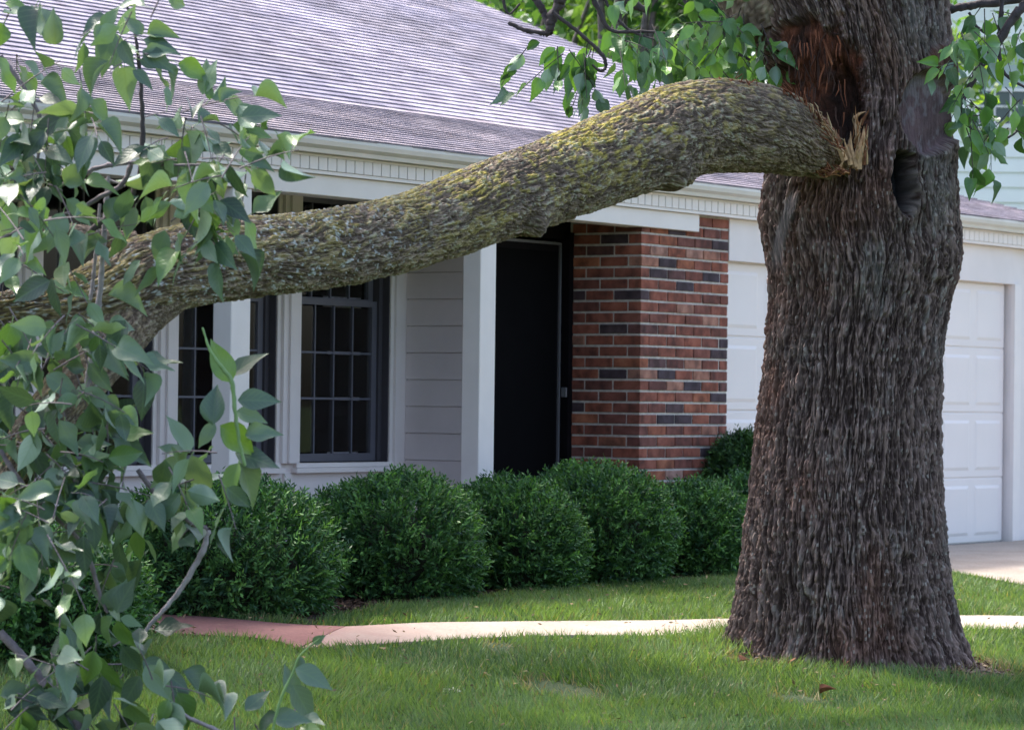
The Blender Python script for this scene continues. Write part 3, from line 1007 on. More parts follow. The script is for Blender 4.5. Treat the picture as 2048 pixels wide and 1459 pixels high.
# ================================================================== SHRUBS
def shrub(px, py, d, rx, rh, seed, label, dark=0.0, cone=0.0, nspr=2700, loose=.06, rd=None, group='rounded evergreen shrubs along the house'):
    r = ray(px, py)
    t = (d - (EYE[:2] - OV) @ NV) / (r[:2] @ NV)
    P = EYE + t * r
    x0, y0 = P[0], P[1]; z0 = float(gz(x0, y0))
    R = np.random.default_rng(seed)
    rd = rd or rx
    root = empty('evergreen_shrub', (x0, y0, z0))
    tag(root, label, 'shrub', group)
    n = nspr
    # directions over the dome
    ph = R.random(n) * 2 * math.pi
    zz = R.random(n) ** .85 * 1.0
    zz = zz * 1.02 - .02
    prof = np.where(zz < .35, .82 + .18 * np.sin(np.clip(zz / .35, 0, 1) * math.pi / 2), np.sqrt(np.clip(1 - ((zz - .35) / .65) ** 3.1, 0, 1)))
    prof = prof * (1 - cone * zz)
    lump = 1 + .13 * fbm(ph * 6 / (2 * math.pi), zz * 3, 6, seed, 3) + .05 * fbm(ph * 18 / (2 * math.pi), zz * 9, 18, seed + 4, 2)
    dep = 1 - np.abs(R.normal(size=n)) * .10 + (R.random(n) < .25) * R.random(n) * (loose + .06)
    rr = prof * lump * dep
    B = np.stack([rx * rr * np.cos(ph), rd * rr * np.sin(ph), rh * (.03 + zz * .97) * (1 + .06 * (lump - 1) / .1 * .6)], 1)
    out = np.stack([np.cos(ph) * prof / rx, np.sin(ph) * prof / rx, np.clip((zz - .25) * 1.6, -.2, 1.6) / rh], 1)
    out /= np.linalg.norm(out, axis=1)[:, None]
    dirn = out + np.array([0, 0, .35]) + R.normal(size=(n, 3)) * .38
    dirn /= np.linalg.norm(dirn, axis=1)[:, None]
    L = .075 + .05 * R.random(n)
    K = 11
    side = np.cross(dirn, out + R.normal(size=(n, 3)) * .4); side /= np.linalg.norm(side, axis=1)[:, None] + 1e-9
    tt = np.linspace(.05, 1, K)[None, :, None]
    base = B[:, None] + dirn[:, None] * L[:, None, None] * tt
    sg = np.where(np.arange(K) % 2 == 0, 1.0, -1.0)[None, :, None]
    nd_ = dirn[:, None] * .75 + side[:, None] * sg * .75 + R.normal(size=(n, K, 3)) * .22
    nd_ /= np.linalg.norm(nd_, axis=2)[..., None]
    nl = (.030 + .012 * R.random((n, K, 1))) * (1.1 - .3 * tt)
    wv = np.cross(nd_, dirn[:, None] + R.normal(size=(n, K, 3)) * .5); wv /= np.linalg.norm(wv, axis=2)[..., None] + 1e-9
    wv = wv * .0052
    V = np.stack([base, base + nd_ * nl * .5 + wv, base + nd_ * nl, base + nd_ * nl * .5 - wv], 2).reshape(-1, 3)
    F = np.arange(len(V)).reshape(-1, 4)
    new = (R.random(n) < .30)[:, None, None] * tt                       # fresh growth at the tips
    c0 = np.array([.016, .060, .030]) * (1 - .5 * dark); c1 = np.array([.14, .31, .070]) * (1 - .6 * dark)
    tn = np.clip(R.random((n, 1, 1)) * .5 + new * .6, 0, 1)
    c = (c0 * (1 - tn) + c1 * tn) * (.8 + .4 * R.random((n, K, 1)))
    link('foliage', np_mesh('foliage', V, F, M['needle'], attrs={'col': np.repeat(c.reshape(-1, 3), 4, 0)}), root)['kind'] = 'stuff'
    # woody inner mass
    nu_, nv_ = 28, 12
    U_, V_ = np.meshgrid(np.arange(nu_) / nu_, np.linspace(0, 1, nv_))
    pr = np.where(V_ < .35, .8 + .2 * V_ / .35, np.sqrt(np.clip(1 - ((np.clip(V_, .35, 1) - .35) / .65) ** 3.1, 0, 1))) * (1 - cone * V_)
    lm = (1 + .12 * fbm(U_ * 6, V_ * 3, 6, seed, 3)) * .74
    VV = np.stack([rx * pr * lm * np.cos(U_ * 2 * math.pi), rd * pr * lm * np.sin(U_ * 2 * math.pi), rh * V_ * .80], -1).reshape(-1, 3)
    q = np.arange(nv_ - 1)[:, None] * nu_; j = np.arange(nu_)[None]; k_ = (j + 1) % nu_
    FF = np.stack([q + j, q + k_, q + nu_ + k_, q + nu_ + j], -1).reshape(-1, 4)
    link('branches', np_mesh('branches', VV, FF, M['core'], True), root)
    return root


shrub(40, 1150, 1.55, .42, .42, 21, 'dark low shrub left of the red path behind the fallen foliage')
shrub(440, 1150, .80, .47, .53, 22, 'large rounded shrub beside the red path below the first porch post', nspr=3300)
shrub(785, 1100, .74, .40, .53, 23, 'rounded shrub below the rightmost porch window', nspr=2900)
shrub(1020, 1080, .72, .33, .50, 24, 'rounded shrub at the foot of the right porch post', nspr=2500)
shrub(1190, 1060, .70, .37, .56, 25, 'tallest rounded shrub in front of the dark front door', nspr=2900)
shrub(1385, 1060, .72, .27, .45, 26, 'small rounded shrub in front of the brick pier', nspr=2300)
shrub(1495, 1060, .42, .25, .47, 27, 'bright green shrub half hidden behind the left edge of the trunk', nspr=2300)
shrub(1478, 960, .16, .24, .72, 28, 'dark loose shrub against the right side of the brick pier', dark=.6, cone=.35, loose=.3)

# ================================================================== THE BIG TREE
tree = empty('tree', (0, 0, 0))
tag(tree, 'big rough barked tree on the front lawn with a broken limb hanging to the left', 'tree')

prof_y = np.array([-420, -200, -60, 0, 20, 60, 110, 150, 190, 260, 370, 440, 520, 600, 700, 800, 900, 1000, 1100, 1200, 1260, 1305, 1345])
prof_l = np.array([1405, 1430, 1455, 1470, 1480, 1503, 1520, 1543, 1552, 1548, 1526, 1520, 1534, 1541, 1532, 1521, 1510, 1498, 1487, 1472, 1459, 1443, 1428])
prof_r = np.array([1960, 1915, 1897, 1894, 1894, 1895, 1899, 1903, 1904, 1906, 1913, 1917, 1916, 1898, 1885, 1880, 1881, 1885, 1896, 1910, 1922, 1940, 1958])
TY = TREE[1]
MPP = TY / FPX


def bark_relief(u, v, cu, cv, circ, seed, amp, warp=1.0):
    """u,v in metres (u wraps at circ). returns height (m), crack mask, plate id, lichen-ish noise"""
    nu = max(6, int(round(circ / cu)))
    U_ = u / circ * nu; V_ = v / cv
    wu = fbm(U_ * .35, V_ * .9, max(1, round(nu * .35)), seed + 1, 3) if False else 0
    nf = max(2, int(nu // 3))
    wa = warp * fbm(u / circ * nf, V_ * .8, nf, seed + 1, 3)
    wb = warp * fbm(u / circ * nf, V_ * .8 + 31.7, nf, seed + 2, 3)
    U1 = U_ + wa * 1.6; V1 = V_ + wb * .5 + .35 * vnoise(U_, V_ * .5, nu, seed + 8)
    F1, F2, ID, VY = voro(U1, V1, nu, seed)
    e = F2 - F1
    crack = 1 - sstep(.03, .24, e)
    n2 = nu * 2
    G1, G2, ID2, VY2 = voro(U_ * 2 + wa * 2.5, V_ * 2.6 + wb, n2, seed + 20)
    e2 = G2 - G1
    crack2 = 1 - sstep(.0, .28, e2)
    n5 = nu * 4
    fine = fbm(u / circ * n5, V_ * 5, n5, seed + 33, 3)
    plate = .45 + .55 * ID
    tilt = -VY * .55                                   # plates lift at their lower ends
    h = (1 - crack) * (plate + tilt * .5) - crack * .35
    h = h + .45 * (1 - crack2) * (.3 + .9 * ID2) - .20 * crack2 + .26 * fine
    wc = warp * fbm(u / circ * nf * 2, V_ * 1.6 + 7.1, nf * 2, seed + 3, 3)
    R1 = (1 - np.abs(vnoise(U_ * 1.0 + wa * 1.8, V_ * .75 + wb * .8, nu, seed + 51)) * 1.6).clip(0, 1) ** 1.6
    R2 = (1 - np.abs(vnoise(U_ * 2 + wa * 3 + wc * .8, V_ * 1.7 + wb, n2, seed + 52)) * 1.6).clip(0, 1) ** 1.6
    n4 = nu * 4
    R3 = (1 - np.abs(vnoise(U_ * 4 + wa * 5 + wc * 2, V_ * 4.5, n4, seed + 53)) * 1.6).clip(0, 1) ** 1.4
    brk = sstep(.10, .55, vnoise(U_ * 1.6 + wa * 4, V_ * 5.5 + wc * 3, nu * 2 if False else max(1, int(round(nu * 1.6))), seed + 54))
    rid = .50 * R1 + .42 * R2 + .36 * R3 - .30 * brk * R2
    h = h * .60 + rid
    crack = np.clip(crack * .45 + sstep(.46, .20, rid), 0, 1)
    return h * amp, crack, .45 * ID + .55 * sstep(.3, .95, rid), .4 * ID2 + .6 * R3, fine, crack2 * .5


def trunk_mesh():
    th_f = np.linspace(-math.pi * 1.02, math.pi * .02, 480, endpoint=False)      # camera side
    th_b = np.linspace(math.pi * .02, math.pi * .98, 60, endpoint=False)
    TH = np.concatenate([th_f, th_b]); nt_ = len(TH)
    y = np.concatenate([np.linspace(1345, -30, 900, endpoint=False), np.linspace(-30, -420, 70)])
    L_ = np.interp(y, prof_y[::1], prof_l); R_ = np.interp(y, prof_y, prof_r)
    for _ in range(2):
        k = np.ones(9) / 9
        L_ = np.convolve(np.pad(L_, 4, 'edge'), k, 'valid'); R_ = np.convolve(np.pad(R_, 4, 'edge'), k, 'valid')
    cl = np.array([at(a, b, TY) for a, b in zip(L_, y)]); cr_ = np.array([at(a, b, TY) for a, b in zip(R_, y)])
    cx = (cl[:, 0] + cr_[:, 0]) / 2; rad = (cr_[:, 0] - cl[:, 0]) / 2 - .026 - .02 * sstep(.8, .2, cl[:, 2]); cz = (cl[:, 2] + cr_[:, 2]) / 2
    T, Zi = np.meshgrid(TH, np.arange(len(y)))
    rad2 = rad[Zi]; Z = cz[Zi]
    # depth radius a little smaller than the width when the trunk fans out
    rdep = np.minimum(rad2, .43 + .25 * (rad2 - .43))
    circ = 2 * math.pi * .42
    u = (T / (2 * math.pi)) % 1 * circ
    v = Z
    # big undulations and root flare
    und = .012 * fbm(u / circ * 5, v * .9, 5, 71, 3)
    flare = sstep(.75, .12, Z)
    root = flare * (.075 * np.abs(np.cos(T * 2.5 + 1.1)) ** .7 + .045 * np.abs(np.cos(T * 4.5 + 1.0)) ** .8 - .085)
    h, crack, ID, ID2, fine, crack2 = bark_relief(u, v, .024, .21, circ, 101, .0165, .85)
    h3, crackb, IDb, _, _, _ = bark_relief(u, v, .060, .62, circ, 301, .013)
    h = h + h3 * .8
    X = cx[Zi] + (rad2 + und) * np.cos(T); Yv = TY + (rdep + und) * np.sin(T)
    px = 1024 + (X / (Yv)) * FPX
    py = 729.5 + 70 + (px - 1024) * .0125 - (Z - 1.3) / Yv * FPX
    front = np.sin(T) < .1
    noi = fbm(px / 30., py / 30., 9999, 55, 4)
    noi2 = fbm(px / 9., py / 22., 9999, 65, 4)
    noi3 = fbm(px / 4., py / 26., 9999, 66, 3)

    def ell(cx_, cy_, rx_, ry_, soft=.25, rag=.25, ang=0.):
        a = math.radians(ang); dx, dy = px - cx_, py - cy_
        ex = (dx * math.cos(a) + dy * math.sin(a)) / rx_; ey = (-dx * math.sin(a) + dy * math.cos(a)) / ry_
        return (1 - sstep(1 - soft, 1 + soft, np.hypot(ex, ey) + rag * noi)) * front
    w1 = ell(1636, 175, 92, 128, .22, .4, -8)               # torn rusty wood above the limb
    w1b = ell(1682, 235, 42, 95, .3, .3, -6)                 # the deep dark V
    w1c = ell(1600, 90, 50, 60, .3, .4)
    w1 = np.maximum(w1, w1c)
    sc = ell(1848, 225, 56, 82, .10, .14, 4)                 # smooth old branch scar
    rim = ell(1848, 225, 76, 104, .2, .2, 4) - sc
    sc2 = ell(1868, 125, 32, 30, .2, .3)                     # rusty curl over it
    ho = ell(1799, 358, 22, 66, .15, .35, -3)                # hollow
    horim = ell(1800, 352, 42, 92, .3, .2) - ho
    vine = (1 - sstep(7, 15, np.abs(px - (1580 + 10 * np.sin(py / 45.) - (py - 430) * .10)))) * sstep(370, 400, py) * (1 - sstep(500, 560, py)) * front
    burl = ell(1885, 520, 60, 55, .5, .3); burl2 = ell(1560, 130, 50, 60, .5, .3)
    burl3 = ell(1760, 560, 90, 60, .6, .3)
    calm = np.clip(w1 + sc + ho * .8 + vine, 0, 1)
    h = h * (1 - calm * .82)
    h = h - .10 * w1b - .035 * w1 + .012 * noi3 * w1 + .010 * noi2 * w1
    h = h - .030 * sc + .012 * rim + .006 * noi * sc
    h = h + .02 * sc2 - .14 * ho + .018 * horim + .022 * vine + .012 * burl + .015 * burl2 + .01 * burl3
    X = cx[Zi] + (rad2 + und + root + h) * np.cos(T); Yv = TY + (rdep + und + root + h) * np.sin(T)
    P = np.stack([X, Yv, Z], -1).reshape(-1, 3)
    # colour: grey-brown plate faces, reddish inner bark, lichen flecks
    t = np.clip(.40 + .45 * fine + .35 * (ID - .5) + .75 * (ID2 - .5), 0, 1)[..., None]
    t = np.clip((t - .42) * 1.3 + .52, 0, 1)
    c = np.array([.062, .040, .036]) * (1 - t) + np.array([.345, .245, .215]) * t
    thin = sstep(.30, .52, fbm(u / circ * 110, v * 11, 110, 93, 3))[..., None] * (.35 + .65 * sstep(-.2, .4, fbm(u / circ * 5, v * 2, 5, 94, 3)))[..., None]
    c = c * (1 - .75 * thin) + np.array([.36, .315, .29]) * .75 * thin
    inner = np.array([.080, .045, .038])
    ck = np.clip(crack * .8 + crack2 * .25, 0, 1)[..., None]
    c = c * (1 - ck * .85) + inner * .50 * ck * .85  # furrows darkened: inner bark tone, plus crack shade put into the colour
    red = sstep(.0, .6, fbm(u / circ * 9, v * 2.2, 9, 88, 4))[..., None] * .65
    c = c * (1 - red) + np.array([.175, .085, .060]) * red * (.5 + t)
    gr = (sstep(.25, .6, fbm(u / circ * 6, v * 1.3, 6, 91, 4)) * (1 - crack))[..., None] * .4
    c = c * (1 - gr) + np.array([.20, .205, .19]) * gr
    fl = ((hsh(np.floor(u * 160), np.floor(v * 70), 5) > .955) * (1 - crack))[..., None] * .7
    c = c * (1 - fl) + np.array([.42, .38, .34]) * fl
    rust = (np.array([.13, .045, .026]) * (1 + .9 * noi3[..., None] + .5 * noi2[..., None])).clip(.008, .5)
    dk = sstep(-.25, .35, noi)[..., None] * .75
    rust = rust * (1 - dk) + np.array([.020, .013, .012]) * dk
    c = c * (1 - w1[..., None]) + rust * w1[..., None]
    c = c * (1 - w1b[..., None] * .8) + np.array([.018, .012, .011]) * w1b[..., None] * .8
    scc = (np.array([.15, .095, .10]) * (1 + .35 * noi[..., None] + .3 * noi3[..., None])).clip(.02, .4)
    wh = (sstep(.05, .5, noi2 + .8 * (1 - (py - 145) / 90.) * (py < 235)) * sc)[..., None] * .45
    scc = scc * (1 - wh) + np.array([.30, .27, .29]) * wh
    c = c * (1 - sc[..., None]) + scc * sc[..., None]
    c = c * (1 - sc2[..., None] * .7) + np.array([.14, .055, .032]) * (1 + .6 * noi3[..., None]) * sc2[..., None] * .7
    c = c * (1 - ho[..., None]) + np.array([.022, .021, .026]) * ho[..., None]
    c = c * (1 - vine[..., None] * .6) + np.array([.17, .16, .165]) * vine[..., None] * .6
    n = len(y)
    i = np.arange(n - 1)[:, None] * nt_; j = np.arange(nt_)[None]; k = (j + 1) % nt_
    F = np.stack([i + j, i + k, i + nt_ + k, i + nt_ + j], -1).reshape(-1, 4)
    return np_mesh('trunk', P, F, M['bark'], False, {'col': c.reshape(-1, 3).clip(.005, .8)})


link('trunk', trunk_mesh(), tree)


def bark_limb(name, line, parent, seed, cu=.024, cv=.125, amp=.0085, du=.0032, dv=.0042, lichen=1.0, rustend=False, knots=()):
    """line rows: px, py, depth, radius px"""
    S = smooth_line(line, 24)
    C = np.array([at(a, b, c) for a, b, c, _ in S]); R = S[:, 3] / FPX * S[:, 2]
    R = R - (.009 if R.mean() > .1 else 0); seg = np.linalg.norm(np.diff(C, axis=0), axis=1); L = np.concatenate([[0], np.cumsum(seg)])
    n = int(L[-1] / dv); l = np.linspace(0, L[-1], n)
    C = np.stack([np.interp(l, L, C[:, i]) for i in range(3)], 1); R = np.interp(l, L, R)
    tan = np.gradient(C, axis=0); tan /= np.linalg.norm(tan, axis=1)[:, None]
    view = np.array([0, -1.0, 0])
    b = view - (tan @ view)[:, None] * tan; b /= np.linalg.norm(b, axis=1)[:, None]    # towards camera
    a = np.cross(tan, b)
    rm = R.mean(); circ = 2 * math.pi * rm
    nf_ = int(circ * .56 / du); nb_ = int(circ * .44 / (du * 4))
    TH = np.concatenate([np.linspace(-math.pi * .56, math.pi * .56, nf_, endpoint=False), np.linspace(math.pi * .56, math.pi * 1.44, nb_, endpoint=False)])
    T, I = np.meshgrid(TH, np.arange(n))
    u = (T / (2 * math.pi)) % 1 * circ; v = l[I]
    h, crack, ID, ID2, fine, crack2 = bark_relief(u, v, cu, cv, circ, seed, amp, .55)
    und = rm * .05 * fbm(u / circ * 4, v * 1.6, 4, seed + 60, 3)
    for (lk, tk, rk, hk) in knots:
        dth = np.angle(np.exp(1j * (T - tk)))
        g2 = np.exp(-((v - lk) ** 2 + (dth * rm) ** 2) / rk ** 2)
        und = und + hk * g2
    rr = R[I] + und + h
    if rustend:
        rr = rr + .10 * sstep(.42, .0, v) * (fbm(u / circ * 12, v * 5, 12, 815, 3) - .15)
    end = None
    P = C[I] + rr[..., None] * (np.cos(T)[..., None] * b[I] + np.sin(T)[..., None] * a[I])
    nz = (np.cos(T)[..., None] * b[I] + np.sin(T)[..., None] * a[I])[..., 2]
    t = np.clip(.5 + .3 * fine + .65 * (ID - .5) + .5 * (ID2 - .5), 0, 1)[..., None]
    c = np.array([.075, .050, .036]) * (1 - t) + np.array([.40, .30, .22]) * t
    ck = np.clip(crack * .8 + crack2 * .3, 0, 1)[..., None]
    c = c * (1 - ck * .6) + np.array([.075, .050, .038]) * ck * .6
    if lichen > 0:
        # moss and lichen live on the upper and front sides, thinner near the torn end
        along = np.interp(v, [0, .6, 1.0, 1.5, 2.7, 3.3, 9], [.05, .22, .6, 1.0, 1.0, .55, .4])
        up_ = np.clip(.50 + .5 * nz, 0, 1)
        ye = sstep(.0, .40, .6 * fbm(u / circ * 6, v * 4, 6, seed + 70, 3) + .8 * fbm(u / circ * 48, v * 26, 48, seed + 71, 3) + .40 * (up_ - .5) + .5 * (h / amp - .5) * .35 + .10) * along * up_ ** .6 * (1 - crack * .9)
        pale = sstep(.20, .42, fbm(u / circ * 84, v * 62, 84, seed + 75, 3) + .25 * (ID2 - .5) + .12 * (h / amp - .6)) * (.45 + .55 * along) * (1 - crack * .9)
        c = c * (1 - .80 * ye[..., None] * lichen) + np.array([.50, .405, .07]) * (.75 + .5 * fine[..., None]) * .80 * ye[..., None] * lichen
        c = c * (1 - .55 * pale[..., None]) + np.array([.46, .46, .34]) * .55 * pale[..., None]
        if lichen > 1:
            wsp = sstep(.38, .5, fbm(u / circ * 70, v * 60, 70, seed + 79, 2)) * sstep(2.9, 3.7, v)
            c = c * (1 - .8 * wsp[..., None]) + np.array([.55, .57, .56]) * .8 * wsp[..., None]
    if rustend:
        q = sstep(.62, .12, v + .10 * fbm(u / circ * 8, v * 8, 8, 5, 4)) * np.clip(.55 + .8 * nz, 0, 1)
        c = c * (1 - .85 * q[..., None]) + np.array([.27, .095, .045]) * (1 + .9 * fine[..., None]) * .85 * q[..., None]
    nt_ = len(TH)
    i = np.arange(n - 1)[:, None] * nt_; j = np.arange(nt_)[None]; k = (j + 1) % nt_
    F = np.stack([i + j, i + k, i + nt_ + k, i + nt_ + j], -1).reshape(-1, 4)
    return link(name, np_mesh(name, P.reshape(-1, 3), F, M['bark'], False, {'col': c.reshape(-1, 3).clip(.005, .8)}), parent)


limb_line = [(1700, 344, 14.28, 8), (1680, 332, 14.22, 28), (1646, 310, 14.12, 50), (1600, 284, 13.98, 70), (1545, 262, 13.85, 85), (1480, 252, 13.72, 93), (1410, 253, 13.6, 95),
             (1340, 270, 13.45, 96), (1260, 301, 13.2, 92), (1180, 333, 13.0, 88), (1100, 362, 12.8, 85), (1000, 396, 12.5, 82), (900, 434, 12.2, 80),
             (800, 466, 11.95, 77), (700, 490, 11.7, 79), (600, 506, 11.45, 80), (500, 515, 11.2, 82), (400, 527, 11.0, 84), (300, 552, 10.8, 84), (230, 582, 10.7, 78), (150, 606, 10.6, 62), (60, 622, 10.5, 52), (-60, 640, 10.4, 46), (-200, 650, 10.3, 40)]
limb = bark_limb('limb', limb_line, tree, 501, lichen=1.2, rustend=True,
                 knots=((1.42, -1.25, .055, .055), (1.30, -1.45, .06, .035), (2.42, -1.15, .045, .045), (2.36, -1.3, .06, .02)))
bark_limb('limb', [(330, 570, 10.85, 60), (270, 620, 10.75, 62), (215, 690, 10.6, 58), (150, 770, 10.45, 52), (80, 860, 10.3, 47), (10, 950, 10.2, 43), (-70, 1050, 10.1, 38)], tree, 601, lichen=1.2, amp=.005, cu=.016, cv=.07)
bark_limb('limb', [(270, 480, 10.9, 16), (215, 478, 10.85, 16), (160, 466, 10.8, 15), (100, 462, 10.75, 14), (40, 470, 10.7, 12), (-40, 480, 10.7, 11)], tree, 611, lichen=.7, amp=.003, cu=.014, cv=.05)
# forks above the frame carrying the crown
bark_limb('limb', [(1560, 20, 14.6, 105), (1480, -130, 14.5, 100), (1380, -330, 14.3, 90), (1240, -560, 14.0, 78), (1080, -820, 13.6, 60)], tree, 621, du=.012, dv=.014, lichen=.4)
bark_limb('limb', [(1790, -100, 14.65, 115), (1840, -330, 14.7, 100), (1930, -600, 14.8, 84), (2060, -900, 14.9, 60)], tree, 631, du=.012, dv=.014, lichen=.4)

# splinters of fresh wood at the break
def splinter(a, b_, wpx, Ya, mat, name='splinter'):
    A = at(a[0], a[1], Ya); B = at(b_[0], b_[1], Ya - .03)
    d_ = B - A; L_ = np.linalg.norm(d_); d_ /= L_
    s_ = np.cross(d_, [0, 1, 0]); s_ /= np.linalg.norm(s_)
    w_ = wpx * MPP / 2
    nrm = np.cross(d_, s_)
    prof = [(0, 1.0), (.25, .9), (.55, .62), (.8, .3), (1, .03)]
    V, F = [], []
    for i, (t, k) in enumerate(prof):
        c = A + d_ * L_ * t + s_ * w_ * .35 * math.sin(t * 5 + a[0])
        V += [c + s_ * w_ * k, c + nrm * w_ * .5 * k, c - s_ * w_ * k, c - nrm * w_ * .4 * k]
        if i:
            q = (i - 1) * 4
            for j in range(4): F.append((q + j, q + (j + 1) % 4, q + 4 + (j + 1) % 4, q + 4 + j))
    return link(name, np_mesh(name, np.array(V), np.array(F), mat), tree)


for (a, b_, w_, Y_, mt) in (
        ((1716, 338), (1726, 252), 20, 14.08, 'splinter'), ((1708, 334), (1700, 262), 12, 14.06, 'splinter'), ((1726, 330), (1734, 246), 10, 14.10, 'rustwood'), ((1700, 330), (1690, 276), 10, 14.02, 'splinter'), ((1712, 318), (1716, 300), 9, 14.0, 'splinter'), ((1688, 322), (1660, 250), 13, 13.98, 'splinter'),
        ((1690, 305), (1697, 285), 9, 14.02, 'splinter'), ((1678, 300), (1652, 232), 11, 14.02, 'splinter'), ((1668, 290), (1636, 226), 8, 14.0, 'rustwood'),
        ((1660, 280), (1628, 235), 7, 13.98, 'splinter'), ((1640, 240), (1602, 200), 11, 13.95, 'splinter'), ((1650, 250), (1612, 208), 8, 13.97, 'rustwood'),
        ((1668, 345), (1690, 322), 10, 13.98, 'splinter'), ((1655, 350), (1675, 338), 8, 13.96, 'rustwood'), ((1708, 235), (1732, 222), 7, 14.12, 'splinter'),
        ((1722, 250), (1738, 216), 8, 14.14, 'rustwood'), ((1735, 300), (1730, 262), 8, 14.13, 'rustwood'), ((1664, 130), (1652, 92), 4, 14.15, 'rustwood')):
    splinter(a, b_, w_, Y_, M[mt])
# many thin torn fibres round the break, joined
RF = np.random.default_rng(17)
VV, FF, CC, nb = [], [], [], 0
def fibre(a, ang, L, w, Y, col):
    global nb
    b2 = (a[0] + math.cos(ang) * L, a[1] - math.sin(ang) * L)
    A = at(a[0], a[1], Y); B = at(b2[0], b2[1], Y - .02 - .05 * RF.random())
    m_ = (A + B) / 2 + RF.normal(size=3) * .006
    v, f = tube_arrays([A, m_, B], [w * MPP / 2, w * MPP * .4, w * MPP * .08], 4)
    VV.append(v); FF.append(f + nb); nb += len(v); CC.append(np.tile(np.array(col) * (.6 + .8 * RF.random()), (len(v), 1)))
pale, tan_, rst = (.50, .36, .23), (.36, .18, .085), (.20, .07, .035)
for _ in range(46): fibre((1716 + RF.normal() * 8, 342 - 90 * RF.random()), math.radians(84 + RF.normal() * 14), 14 + 34 * RF.random(), 2.5 + 3 * RF.random(), 14.10, (pale, tan_)[RF.random() < .4])
for _ in range(110):
    t_ = RF.random()
    fibre((1575 + 112 * t_ + RF.normal() * 5, 190 + 112 * t_ ** 1.25 + RF.normal() * 7), math.radians(128 + RF.normal() * 22), 10 + 28 * RF.random(), 2 + 2 * RF.random(), 13.76 + .14 * t_, (rst, tan_, rst, pale)[RF.integers(0, 4) if t_ > .35 else 0])
for _ in range(60): fibre((1640 + 60 * RF.random(), 352 - 14 * RF.random()), math.radians(150 + RF.normal() * 30), 8 + 16 * RF.random(), 2 + 2.5 * RF.random(), 13.98, (rst, tan_)[RF.random() < .5])
for _ in range(90): fibre((1575 + RF.random() * 120, 60 + RF.random() * 200), math.radians(-90 + RF.normal() * 10), 20 + 40 * RF.random(), 1.5 + 2.5 * RF.random(), 14.24, (rst, (.05, .025, .018))[RF.random() < .5])
for _ in range(26): fibre((1425 + 90 * RF.random(), 166 + 6 * RF.normal()), RF.random() * 6.28, 8 + 12 * RF.random(), 2, 13.62, rst)
link('torn_fibres', np_mesh('torn_fibres', np.vstack(VV), np.vstack(FF), M['chip'], attrs={'col': np.vstack(CC)}), tree)['kind'] = 'stuff'
for (a, b_) in (((1452, 172), (1458, 190)), ((1480, 166), (1488, 150)), ((1500, 170), (1492, 158)), ((1440, 165), (1425, 156))):
    splinter(a, b_, 3, 13.62, M['rustwood'], 'splinter')
# shaggy bark flakes on the outline
for (x, y_, dx) in ((1524, 85, -8), (1530, 112, -9), (1540, 138, -10), (1528, 486, -5), (1902, 545, 10), (1906, 520, 6), (1899, 600, 6)):
    splinter((x - dx * .4, y_ + 16), (x + dx, y_ - 10), 9, 14.58, plain('bark_flake', (.12, .09, .08), .9), 'bark_flake')

# ---------------------------------------------------------------- leaves
def leaf_arrays(fold=.18, curl=.25, wid=.27, wave=0.0, ns=8):
    """leaf of unit length along +y, midrib on x=0; normal +z"""
    ts = np.linspace(0, 1, ns + 1)
    V, A = [], []
    for t in ts:
        w = wid * .93 * (math.sin(math.pi * min(t * 1.05, 1) ** .83) ** .9) * (1 - .30 * t) * 1.25 * (.55 if t > .9 else 1) + .006 if 0 < t < 1 else 0.0
        y = t; z = -curl * t * t * .6
        for sx in (-1, 0, 1):
            zz = z + abs(sx) * w * math.tan(fold * 1.6) + (wave * math.sin(t * 9 + sx) * w if sx else 0)
            V.append((sx * w, y, zz)); A.append((sx * w, t, 0))
    F = []
    for i in range(ns):
        b = i * 3
        F.append((b, b + 1, b + 4, b + 3)); F.append((b + 1, b + 2, b + 5, b + 4))
    return np.array(V), np.array(F), np.array(A)


LEAFV = [leaf_arrays(.16, .35, .25, .12), leaf_arrays(.34, .75, .27, .25), leaf_arrays(.08, .2, .24, .22), leaf_arrays(.60, .6, .28, .1), leaf_arrays(.25, -.3, .26, .35)]
LEAFM = [np_mesh('leaf', v, f, M['leaf'], True, {'lf': a}) for v, f, a in LEAFV]


def frame_from(d, nrm):
    d = d / np.linalg.norm(d)
    x = np.cross(d, nrm); x /= np.linalg.norm(x) + 1e-9
    z = np.cross(x, d)
    return np.stack([x, d, z], 1)


class Foliage:
    """leaves of one branch system: the largest become parts, the rest one mass"""
    def __init__(self): self.L = []; self.tw = []; self.pet = []

    def leaf(self, base, d, nrm, length, var, rnd):
        self.L.append((np.array(base), frame_from(np.array(d, float), np.array(nrm, float)), length, var, rnd))

    def twig(self, pts, rad): self.tw.append((np.array(pts), np.array(rad)))


